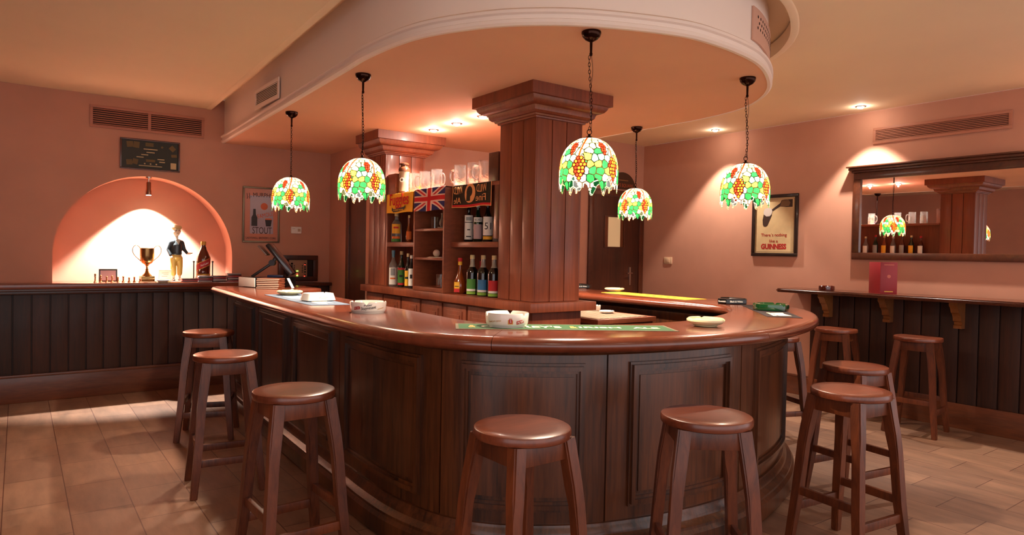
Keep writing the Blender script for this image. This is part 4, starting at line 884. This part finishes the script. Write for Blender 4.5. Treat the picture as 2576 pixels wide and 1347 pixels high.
bm = nbm(); prism(bm, [(.05, -.12), (.10, -.12), (.11, -.05), (.04, -.05)], 0, .001); bm.transform(Matrix.Translation((0, -.0078, 0)) @ FL); obj('painted_glass', bm, mat('poster_bottle', (0, 0, 0)), t)
bm = nbm(); prism(bm, [(.11, -.05), (.105, -.035), (.045, -.035), (.04, -.05)], 0, .001); bm.transform(Matrix.Translation((0, -.0078, 0)) @ FL); obj('painted_foam', bm, PO, t); bm = nbm(); lathe(bm, [(0, 0), (.037, 0), (.037, .001), (0, .001)], 24, (.03, .09, 0)); bm.transform(Matrix.Translation((0, -.0078, 0)) @ FL); obj('painted_badge', bm, PO, t)
t = thing('thermostat', 'small white thermostat on the left wall right of the stout poster', 'thermostat', (2.448, YL-.001, 1.608)); card('case', .112, .072, .018, LW, t, (0, 0, 0), FL, .004); card('display', .03, .03, .002, mat('beige_display', (190, 160, 130), .4), t, (.03, -.018, 0), FL, .0005); card('printed_line', .03, .003, .001, LGR, t, (-.03, -.018, .015), FL)
# mixer niche
t, w, h = left_frame('sound_mixer', 'sound mixer with small lit lamps in a dark wooden frame on the left wall', 'sound mixer', 2.255, 2.682, 1.05, 1.333, .05, M_DOOR, .05)
h2 = h
card('dark_backing', w-.1, h-.1, .004, M_DARK, t, (0, -.002, 0), FL); card('mixer_panel', .20, .20, .02, mat('mixer_beige', (166, 128, 100), .4), t, (.0, -.008, -.01), FL, .002)
for (a, b, r_) in ((-.07, .06, .011), (-.07, .035, .008), (.075, .06, .009), (.075, .025, .009), (.075, -.0, .009), (.075, -.03, .009), (.075, -.06, .007))+tuple((x_, .04-.018*k, .005) for k in range(5) for x_ in (-.045, .045)):
    bm = nbm(); lathe(bm, [(0, 0), (r_, 0), (r_*.9, .01), (0, .01)], 14); bm.transform(Matrix.Translation((a, -.0282, b-.01)) @ FL); obj('knob', bm, M_BLACK, t)
bm = nbm()
for (a, b, ww, k) in ((.075, .045, .012, 0), (-.01, -.03, .02, 1), (-.01, -.065, .012, 0), (-.01, -.08, .016, 1), (.07, -.09, .010, 0)): bx(bm, (a-ww/2, -.033, b-.004), (a+ww/2, -.0283, b+.004), mi=k)
obj('lit_lamps', bm, [mat('red_led', (255, 30, 20), .4, emit=(1, .05, .03), es=4), mat('green_led', (120, 255, 60), .4, emit=(.35, 1, .1), es=4)], t)

def vent(name, label, C_, w, h, R, nsl, m, split=False, frame=.025, dk=M_DARK):
    t = thing('wall_vent', label, 'air vent', C_)
    def loc(bm): bm.transform(R); return bm
    bm = nbm()
    for lo, hi in (((-w/2, h/2-frame, 0), (w/2, h/2, .012)), ((-w/2, -h/2, 0), (w/2, -h/2+frame, .012)), ((-w/2, -h/2+frame, 0), (-w/2+frame, h/2-frame, .012)), ((w/2-frame, -h/2+frame, 0), (w/2, h/2-frame, .012))): bx(bm, lo, hi, .002)
    if split: bx(bm, (-.013, -h/2+frame, 0), (.013, h/2-frame, .012), .002)
    obj('frame', loc(bm), m, t)
    bm = nbm(); bx(bm, (-w/2+frame, -h/2+frame, .0), (w/2-frame, h/2-frame, .0015)); obj('backing', loc(bm), dk, t)
    bm = nbm()
    for i in range(nsl):
        z = -h/2+frame+(h-2*frame)*(i+.5)/nsl; beam(bm, (-w/2+frame, z, .007), (w/2-frame, z, .007), .013 if h > .15 else .012, .002, .0003, up=(0, .6, .8))
    obj('slats', loc(bm), m, t); return t
vent('v', 'wide double louvred vent high on the left wall above the framed board', (1.018, YL-.002, 2.60), .98, .205, FL, 8, M_GRILLE, True)
vent('v', 'small louvred vent on the side of the dropped ceiling', (1.620, 5.59, 2.648), .60, .165, Matrix.Rotation(radians(1.3), 4, 'Z') @ FR, 8, M_TRIM, frame=.03)
vent('v', 'long louvred vent high on the right wall above the mirror', (XR-.002, 2.57, 2.56), 1.10, .15, FR, 7, M_GRILLE)
# curved perforated plate on the soffit
bm = nbm()
def sof_s(px, py):
    i = int(np.argmin(np.hypot(SOF.c[:, 0]-px, SOF.c[:, 1]-py))); return SOF.s[i]
sa, sb = sof_s(3.22, 2.22), sof_s(4.06, 2.75)
t = thing('perforated_plate', 'curved plate with rows of small holes on the rounded side of the dropped ceiling', 'vent plate', (0, 0, 0))
bm = nbm(); cbox(bm, SOF, sa, sb, 2.588, 2.77, -.012, -.0015, .02); obj('plate', bm, mat('mauve_plate_paint', (206, 160, 138), .5), t)
bm = nbm(); k = 0
for r_ in range(3):
    for i in range(15):
        q = sa+.07+i*.048+(.024 if r_ == 1 else 0)
        if q > sb-.05: continue
        x, y = SOF.at(q, -.0125); x2, y2 = SOF.at(q, -.05); d_ = Vector((x2-x, y2-y, 0)).normalized(); z = 2.728-.030*r_
        tt = Matrix(((-d_.y, 0, d_.x, x), (d_.x, 0, d_.y, y), (0, 1, 0, z), (0, 0, 0, 1))); b2 = nbm(); lathe(b2, [(0, 0), (.0085, 0), (.0085, .0006), (0, .0006)], 10); b2.transform(tt); me = bpy.data.meshes.new('x'); b2.to_mesh(me); b2.free(); bm.from_mesh(me)
obj('holes', bm, M_DARK, t)

# ---------------------------------------------------------------- niche things
ZN = 1.0602; YN = 7.26
t = thing('niche_spotlight', 'small chrome bracket spotlight hanging from the top of the arched niche', 'spotlight', (NX, YL+.02, NZ+NR-.001))
bm = nbm(); lathe(bm, [(0, 0), (.03, 0), (.03, -.01), (.006, -.014), (.006, -.05), (0, -.05)], 20); obj('bracket', bm, M_CHROME, t)
bm = nbm(); lathe(bm, [(0, -.05), (.02, -.05), (.022, -.06), (.022, -.12), (.026, -.14), (.026, -.175), (.0, -.172)], 24); obj('lamp_body', bm, mat('brown_chrome', (150, 110, 90), .2, metal=1), t)
bm = nbm(); lathe(bm, [(0, -.1765), (.022, -.1765), (.022, -.1785), (0, -.1785)], 20); obj('lit_lens', bm, M_LIT, t)
light('spot_light', 'SPOT', (0, .04, -.19), NICHE_W, (1, .96, .88), t, spot_size=radians(96), spot_blend=.35, shadow_soft_size=.02).rotation_euler = (radians(12), 0, 0)
t = thing('trophy_cup', 'two handled brass trophy cup on a square block in the niche', 'trophy', (1.0, 7.30, ZN), .05)
M_BRASS = mat('old_brass', (156, 122, 76), .25, metal=.9)
bm = nbm(); bx(bm, (-.058, -.058, 0), (.058, .058, .055), .006); obj('block_base', bm, M_BRASS, t)
bm = nbm(); lathe(bm, [(0, .0555), (.045, .0555), (.042, .062), (.02, .085), (.012, .11), (.016, .118), (.01, .125), (.009, .145), (.02, .165), (.045, .18), (.058, .205), (.063, .25), (.064, .32), (.068, .325), (.062, .325), (.058, .25), (.04, .19), (0, .18)], 36); obj('cup', bm, M_BRASS, t)
for sx in (-1, 1):
    bm = nbm(); tube(bm, [(x_, 0, z_) for x_, z_ in cr([(sx*.06, .325), (sx*.08, .345), (sx*.105, .345), (sx*.123, .315), (sx*.12, .28), (sx*.10, .245), (sx*.07, .215), (sx*.05, .195)], .006)], .0035, 8); obj('handle', bm, M_BRASS, t)
# golfer boy figurine
def blob(name, segs, m, parent, vox=.004, extra=None):
    """one continuous surface grown from tapered limbs"""
    bm = nbm()
    for (p, q, r1_, r2_) in segs:
        p, q = Vector(p), Vector(q); n = max(3, int((q-p).length/max(.003, min(r1_, r2_)*.6)))
        pts = [p.lerp(q, i/n) for i in range(n+1)]; rr = [r1_+(r2_-r1_)*i/n for i in range(n+1)]
        d_ = (q-p).normalized() if (q-p).length > 1e-6 else Vector((0, 0, 1))
        P = [p-d_*r1_*.95, p-d_*r1_*.7]+pts+[q+d_*r2_*.7, q+d_*r2_*.95]; RR = [r1_*.25, r1_*.7]+rr+[r2_*.7, r2_*.25]
        tube(bm, P, RR, 14)
    if extra: extra(bm)
    o = obj(name, bm, m, parent); md = o.modifiers.new('remesh', 'REMESH'); md.mode = 'VOXEL'; md.voxel_size = vox; md.use_smooth_shade = True
    s_ = o.modifiers.new('smooth', 'SMOOTH'); s_.iterations = 3; s_.factor = .5; return o
t = thing('golfer_figurine', 'painted figurine of a boy in cap, dark sweater and yellow trousers in the niche', 'figurine', (1.258, 7.31, ZN), radians(8))
SK = mat('figurine_skin', (232, 200, 170), .35, coat=.4); SWT = mat('figurine_sweater', (44, 50, 54), .35, coat=.5); TRS = mat('figurine_trousers', (206, 170, 84), .35, coat=.5); SHO = mat('figurine_shoes', (40, 34, 28), .3, coat=.5); SOX = mat('figurine_socks', (214, 206, 186), .4)
blob('body', [((0, 0, .475), (0, -.003, .51), .031, .037), ((0, 0, .485), (0, -.002, .50), .038, .038), ((0, 0, .40), (0, 0, .46), .016, .017), ((0, -.036, .490), (0, -.043, .486), .0065, .0065), ((-.036, 0, .49), (-.038, 0, .50), .006, .006), ((.036, 0, .49), (.038, 0, .50), .006, .006),
              ((.092, -.03, .275), (.115, -.045, .277), .011, .010), ((.115, -.045, .277), (.135, -.052, .285), .0045, .0035), ((.112, -.04, .279), (.133, -.040, .284), .0045, .0035), ((.115, -.05, .275), (.130, -.06, .276), .004, .0035), ((.105, -.052, .28), (.112, -.062, .29), .0045, .003),
              ((-.060, -.03, .25), (-.055, -.045, .235), .012, .010)], SK, t)
blob('sweater', [((0, 0, .285), (0, 0, .36), .050, .050), ((-.03, 0, .385), (.03, 0, .385), .030, .030), ((0, 0, .36), (0, 0, .385), .050, .038), ((-.05, 0, .385), (-.075, .005, .315), .022, .018), ((-.075, .005, .315), (-.062, -.028, .258), .018, .015), ((.05, 0, .385), (.072, .0, .315), .022, .018), ((.072, 0, .315), (.092, -.028, .278), .018, .014), ((0, 0, .275), (0, 0, .28), .052, .050)], SWT, t)
blob('trousers', [((0, 0, .24), (0, 0, .265), .050, .046), ((-.025, 0, .23), (-.030, -.008, .15), .034, .028), ((-.030, -.008, .15), (-.026, -.004, .075), .028, .024), ((.026, 0, .23), (.034, .006, .15), .034, .028), ((.034, .006, .15), (.034, .008, .075), .028, .024)], TRS, t)
blob('socks', [((-.026, -.004, .075), (-.026, -.002, .025), .013, .011), ((.034, .008, .075), (.034, .008, .025), .013, .011)], SOX, t)
blob('shoes', [((-.026, .006, .016), (-.030, -.035, .012), .014, .012), ((.034, .014, .016), (.040, -.025, .012), .014, .012)], SHO, t, .003)
bm = nbm(); lathe(bm, [(.039, .514), (.046, .522), (.050, .532), (.042, .546), (.022, .555), (0, .557)], 28); prism(bm, [(-.032, -.025), (-.024, -.055), (0, -.066), (.024, -.055), (.032, -.025)], .512, .518); obj('cap', bm, mat('figurine_cap', (214, 190, 140), .4, coat=.4), t)
bm = nbm(); bmesh.ops.create_uvsphere(bm, u_segments=24, v_segments=16, radius=.041, matrix=Matrix.Translation((0, .006, .502))); bmesh.ops.delete(bm, geom=[v for v in bm.verts if v.co.y < .004 and v.co.z < .513 or v.co.z < .482], context='VERTS'); obj('hair', bm, mat('figurine_hair', (80, 46, 24), .5), t)
bm = nbm(); prism(bm, [(-.02, .0), (0, -.045), (.02, 0), (.012, .012), (-.012, .012)], 0, .004); bm.transform(Matrix.Translation((0, -.048, .405)) @ Matrix.Rotation(-.35, 4, 'X') @ FL); obj('collar', bm, SOX, t)
bm = nbm()
for sx in (-1, 1): bmesh.ops.create_uvsphere(bm, u_segments=10, v_segments=8, radius=.004, matrix=Matrix.Translation((sx*.013, -.0365, .502)))
bx(bm, (-.009, -.0385, .4705), (.009, -.033, .4725)); obj('painted_face', bm, M_INK, t)
# whisky bottle in its cradle
t = bottle('large whisky bottle with slanting red label standing in a cradle in the niche', (1.505, 7.31, ZN+.03), .37, .066, 'jug', mat('whisky_glass', (86, 26, 10), .06, coat=1), M_GOLD, [], rot=-pi/2)
R_ = .067; n = 24; bm = nbm()
def slant(z0, z1, m, nm='slanted_label'):
    bm = nbm(); rows = []
    for z in (z0, z1): rows.append([bm.verts.new((R_*sin(q), -R_*cos(q), z+.03*q)) for q in np.linspace(-1.45, 1.45, n)])
    for i in range(n-1): bm.faces.new((rows[0][i], rows[0][i+1], rows[1][i+1], rows[1][i]))
    obj(nm, bm, m, t)
slant(.115, .175, M_RED); slant(.108, .115, M_GOLD); slant(.175, .182, M_GOLD)
bm = nbm(); rows = [[bm.verts.new((R_*sin(q), -R_*cos(q), z)) for q in np.linspace(-1.3, 1.3, n)] for z in (.012, .045)]
for i in range(n-1): bm.faces.new((rows[0][i], rows[0][i+1], rows[1][i+1], rows[1][i]))
obj('base_label', bm, M_GOLD, t)
text('Red Label', .02, LW, t, (0, -R_-.0006, .143), FL, width=.075, height=.018, wrap=R_, slant=.42)
bm = nbm(); tube(bm, [(.0+.022*cos(q), -.02, .30+.022*sin(q)) for q in np.linspace(0, 2*pi, 16)[:-1]], .003, 6, closed=True); obj('neck_ring', bm, M_BLACK, t)
t2 = thing('bottle_cradle', 'thin black metal cradle holding the large whisky bottle', 'bottle stand', (1.505, 7.31, ZN))
bm = nbm(); bx(bm, (-.10, -.06, 0), (.10, .06, .01), .003); bx(bm, (-.07, -.05, .01), (.07, .05, .029), .003); obj('base', bm, M_BLACK, t2)
for sx in (-1, 1):
    bm = nbm(); tube(bm, [(sx*.088, 0, .01), (sx*.088, 0, .19)], .006, 8); lathe(bm, [(0, .185), (.010, .19), (.010, .20), (0, .206)], 12, (sx*.088, 0, 0)); obj('upright', bm, M_BLACK, t2)
t = thing('glass_plaque', 'rectangular clear glass plaque with engraved writing between the trophy and the figurine', 'plaque', (1.145, 7.225, ZN))
bm = nbm(); bx(bm, (-.055, -.008, .012), (.055, .008, .118), .003); obj('glass_plate', bm, mat('plaque_glass', (240, 236, 225), .08, trans=.5), t); bm = nbm(); bx(bm, (-.06, -.02, 0), (.06, .02, .012), .002); obj('foot', bm, M_GOLD, t)
for k, (a, w_) in enumerate(((0, .06), (.008, .045), (-.006, .05))):
    bm = nbm(); bx(bm, (a-w_/2, -.0095, .085-.016*k), (a+w_/2, -.0081, .0885-.016*k)); obj('engraved_line', bm, M_GREY, t)
# chess pieces
CW = mat('chess_wood', (150, 92, 48), .4, coat=.3)
for i in range(9):
    hh = (.085, .07, .06, .065, .055, .06, .05, .055, .035)[i]
    bm = nbm(); lathe(bm, [(0, 0), (.013, 0), (.013, .006), (.007, .014), (.0055, hh*.6), (.009, hh*.68), (.006, hh*.74), (.009, hh*.86), (.006, hh*.97), (0, hh)], 16)
    o = obj('chess_piece', bm, CW, None, loc=(.565+.045*i, 7.17+.02*(i % 2), ZN)); tag(o, 'small turned wooden chess piece in the row left of the trophy', 'chess piece', 'chess pieces in front of the niche')
t = thing('picture_frame', 'small dark picture frame behind the chess pieces at the left', 'picture frame', (.68, 7.33, ZN)); card('frame', .15, .12, .01, M_BLACK, t, (0, 0, .061), FL, .003); card('picture', .125, .095, .001, mat('photo_lilac', (170, 160, 170), .4), t, (0, -.0102, .061), FL)
bm = nbm(); lathe(bm, [(0, 0), (.03, 0), (.034, .004), (.065, .022), (.063, .024), (.03, .008), (0, .007)], 32); tag(obj('white_bowl', bm, M_WHITE, None, loc=(1.115, 7.145, ZN)), 'shallow white bowl on the wall counter in front of the glass plaque', 'bowl')
for (x, l_) in ((.99, 'flat cream booklet on the wall counter below the trophy'), (1.215, 'thin cream leaflet on the wall counter below the figurine')):
    bm = nbm(); bx(bm, (-.07, -.03, 0), (.07, .03, .008), .001); tag(obj('booklet', bm, CPY, None, loc=(x, 7.175 if x < 1.1 else 7.18, ZN)), l_, 'booklet')
CD = [mat('case_plum', (96, 40, 46), .25, coat=.5), mat('case_grey', (150, 130, 130), .25, coat=.5), mat('case_brown', (66, 36, 30), .25, coat=.5), mat('case_red', (150, 50, 50), .25, coat=.5)]
for si, (x, n_, w_, nm) in enumerate(((1.355, 3, .15, 'beside the figurine'), (1.490, 5, .13, 'in front of the whisky bottle'), (1.625, 5, .125, 'right of the whisky bottle'), (1.765, 7, .13, 'next to the till'))):
    for i in range(n_):
        bm = nbm(); bx(bm, (-w_/2, -.06, 0), (w_/2, .06, .0115), .0015); a = 3*((i*7+si) % 3-1)
        o = obj('disc_case', bm, CD[(i*3+si) % 4], None, loc=(x+.003*((i*5) % 3-1), 7.20 if si != 1 else 7.185, ZN+.012*i)); o.rotation_euler = (0, 0, radians(a*.5))
        tag(o, ('lowest' if i == 0 else 'topmost' if i == n_-1 else 'middle')+' disc case of the stack on the wall counter '+nm, 'disc case', 'disc cases stacked '+nm)

# ---------------------------------------------------------------- right wall things
def rt(y, z, d_=0): return (XR-.001-d_, y, z)
t = thing('framed_poster', 'black framed cream stout poster with a tilted glass on the right wall', 'poster', rt(4.117, 1.745)); PW_, PH_ = .535, .655
bm = nbm()
for lo, hi in (((-PW_/2, PH_/2-.035, 0), (PW_/2, PH_/2, .022)), ((-PW_/2, -PH_/2, 0), (PW_/2, -PH_/2+.035, .022)), ((-PW_/2, -PH_/2+.035, 0), (-PW_/2+.035, PH_/2-.035, .022)), ((PW_/2-.035, -PH_/2+.035, 0), (PW_/2, PH_/2-.035, .022))): bx(bm, lo, hi, .004)
bm.transform(FR); obj('frame', bm, mat('black_frame', (34, 22, 18), .35, coat=.3), t)
card('poster_ground', PW_-.07, PH_-.07, .006, mat('poster_cream', (206, 176, 130), .55, noise=.06, nscale=14), t, (0, 0, 0), FR)
def pp(pts, m, nm, z=.0064):
    bm = nbm(); prism(bm, pts, z, z+.0006); bm.transform(FR); obj(nm, bm, m, t)
PKD = mat('picture_brown', (58, 36, 26), .5)
lw = .0012
for a in (((-.22, -.28), (.22, -.28+lw)), ((-.22, .28-lw), (.22, .28)), ((-.22, -.28), (-.22+lw*1.5, .28)), ((.22-lw*1.5, -.28), (.22, .28))): pp([(a[0][0], a[0][1]), (a[1][0], a[0][1]), (a[1][0], a[1][1]), (a[0][0], a[1][1])], PKD, 'border_line')
pp([(-.14, .01), (-.13, -.01), (-.105, -.012), (-.085, .0), (-.035, .11), (-.045, .15), (-.13, .13), (-.145, .06)], PKD, 'painted_glass'); pp([(-.13, .12), (-.135, .15), (-.12, .18), (-.08, .192), (-.04, .18), (-.03, .15), (-.04, .12), (-.06, .10), (-.10, .098)], mat('picture_foam', (200, 186, 176), .5), 'painted_foam', .0072)
pp([(-.045, .165), (.06, .235), (.075, .265), (.11, .27), (.20, .27), (.20, .19), (.13, .19), (.06, .20), (-.03, .15)], PKD, 'painted_arm'); pp([(.06, .205), (.08, .262), (.15, .268), (.175, .235), (.16, .2), (.1, .195)], mat('picture_hand', (116, 84, 56), .5), 'painted_hand', .0072)
text('There´s nothing', .04, M_RED, t, (0, .008, -.105), FR, width=.30, height=.042); text('like a', .04, M_RED, t, (0, .008, -.165), FR, width=.1, height=.03); text('GUINNESS', .05, M_RED, t, (0, .008, -.223), FR, width=.295, height=.058, bold=.002)
for o in t.children:
    if o.name.startswith('lettering'): o.location.x = -.0068
t = thing('light_switch', 'square cream light switch on the right wall beside the far door', 'light switch', rt(5.56, 1.344)); card('plate', .125, .085, .008, mat('switch_cream', (224, 186, 150), .4), t, (0, 0, 0), FR, .003); card('rocker', .05, .05, .004, mat('switch_cream', (0, 0, 0)), t, (-.0085, 0, 0), FR, .002)
# mirror
t = thing('wall_mirror', 'large wall mirror in a dark wooden frame with a cornice above the wall ledge', 'mirror', rt(0, 0)); my0, my1, mz0, mz1 = 1.72, 3.278, 1.40, 2.225; fw_ = .065
bm = nbm()
for lo, hi in (((-.035, my0, mz0), (0, my1, mz0+fw_)), ((-.035, my0, mz1-fw_), (0, my1, mz1)), ((-.035, my0, mz0+fw_), (0, my0+fw_, mz1-fw_)), ((-.035, my1-fw_, mz0+fw_), (0, my1, mz1-fw_))): bx(bm, lo, hi, .005)
obj('frame', bm, M_FRAME, t)
bm = nbm(); bx(bm, (-.05, my0-.015, mz1), (0, my1+.015, mz1+.02), .004); bx(bm, (-.075, my0-.035, mz1+.02), (0, my1+.035, mz1+.045), .008); bx(bm, (-.09, my0-.05, mz1+.045), (0, my1+.05, mz1+.06), .004); obj('cornice', bm, M_FRAME, t)
bm = nbm(); bx(bm, (-.012, my0+fw_-.005, mz0+fw_-.005), (-.008, my1-fw_+.005, mz1-fw_+.005)); obj('mirror_glass', bm, mat('mirror', (240, 235, 235), .005, metal=1), t)
# ledge with brackets and boarding
t = thing('wall_ledge', 'narrow dark wooden ledge with rounded end along the right wall on carved brackets', 'ledge', (0, 0, 0))
bm = nbm(); pl = [(XR-.002, 1.0), (XR-.002, 3.86)]+[(6.16-.11*sin(a)-.0, 3.76+.10*cos(a)) for a in np.linspace(0, pi/2, 9)]+[(6.05, 1.0)]
prism(bm, pl, 1.065, 1.10); bmesh.ops.bevel(bm, geom=[e for e in bm.edges if abs(e.verts[0].co.z-e.verts[1].co.z) < 1e-5], offset=.01, segments=2, affect='EDGES'); obj('ledge_top', bm, M_FRAME, t)
bm = nbm()
boards(bm, 1.0, 3.63, .15, lambda m_, p, q, b: bx(m_, (6.36, p, .20), (6.38, q, 1.0645), b), .01, .004); bx(bm, (6.38, 1.0, 0), (XR-.002, 3.63, 1.0645)); obj('boarding', bm, M_DADO, t)
bm = nbm(); bx(bm, (6.335, 1.0, 0), (6.3595, 3.64, .21), .006); obj('base_rail', bm, M_BASEB, t)
for y_ in (3.43, 2.87, 2.30, 1.7):
    bm = nbm(); P_ = [(0, 0), (-.17, 0), (-.175, -.03), (-.15, -.05), (-.13, -.09), (-.11, -.10), (-.09, -.13), (-.085, -.16), (-.06, -.17), (-.055, -.19), (-.07, -.2), (-.07, -.225), (0, -.225)]
    a_ = [bm.verts.new((6.3595+x, y_-.03, 1.0645+z)) for x, z in P_]; b_ = [bm.verts.new((6.3595+x, y_+.03, 1.0645+z)) for x, z in P_]
    bm.faces.new(a_); bm.faces.new(list(reversed(b_)))
    for i in range(len(P_)): bm.faces.new((a_[i], a_[(i+1) % len(P_)], b_[(i+1) % len(P_)], b_[i]))
    obj('bracket', bm, M_CORB, t)
tray('shiny dark brown ashtray on the wall ledge', (6.20, 3.38, 1.1002), .07, .045, mat('brown_glaze_dark', (84, 22, 12), .1, coat=1), 'drum2')
t = thing('menu_card', 'tall red folded menu standing open on the wall ledge under the mirror', 'menu', (6.12, 2.85, 1.1002)); MR = mat('menu_red', (186, 62, 72), .4, noise=.06, nscale=9)
c0, c1, c2 = Vector((.10, .145)), Vector((-.0, .0)), Vector((.09, -.10))
for nm, a, b in (('front_cover', c0, c1), ('side_cover', c1, c2)):
    bm = nbm(); beam(bm, (a.x, a.y, .14), (b.x, b.y, .14), .005, .28, .001); o = obj(nm, bm, MR if nm == 'front_cover' else mat('menu_dark_red', (128, 18, 26), .4), t)
mid = (c1+c2)/2; dr = (c2-c1).normalized(); an = atan2(dr.y, dr.x); R4 = Matrix.Rotation(an, 4, 'Z') @ FL; nn = R4 @ Vector((0, 0, 1))
bm = nbm(); lathe(bm, [(0, 0), (.015, 0), (.015, .0006), (0, .0006)], 20); bm.transform(Matrix.Translation((mid.x+nn.x*.0028, mid.y+nn.y*.0028, .155)) @ R4); obj('gold_emblem', bm, mat('dull_gold', (170, 80, 60), .4), t)
bm = nbm(); bx(bm, (-.035, -.004, 0), (.035, .004, .0006)); bm.transform(Matrix.Translation((mid.x+nn.x*.0028, mid.y+nn.y*.0028, .022)) @ R4); obj('gold_print', bm, M_GOLD, t); bm = nbm(); bx(bm, (-.04, -.004, 0), (.04, .004, .0006)); bm.transform(Matrix.Translation((mid.x+nn.x*.0028, mid.y+nn.y*.0028, .257)) @ R4); obj('faded_print', bm, mat('dull_gold', (0, 0, 0)), t)
# sign above the far door
t = thing('door_sign', 'dark half round wooden sign above the far door', 'sign', (6.09, YF-.001, 2.225))
bm = nbm(); prism(bm, [(-.215, 0), (.215, 0), (.215, .03)]+[(.215*cos(a), .03+.18*sin(a)) for a in np.linspace(.05, pi-.05, 20)]+[(-.215, .03)], 0, .018); bm.transform(FL); obj('sign_board', bm, mat('sign_brown', (74, 48, 30), .5), t)
SGT = mat('sign_orange', (176, 84, 44), .5); bm = nbm(); bx(bm, (-.09, -.0195, .105), (.09, -.0181, .115)); obj('faded_print', bm, mat('sign_gold', (140, 100, 56), .5), t); text("GEO'S SQUARE", .05, SGT, t, (0, -.0186, .045), FL, width=.36, height=.05)
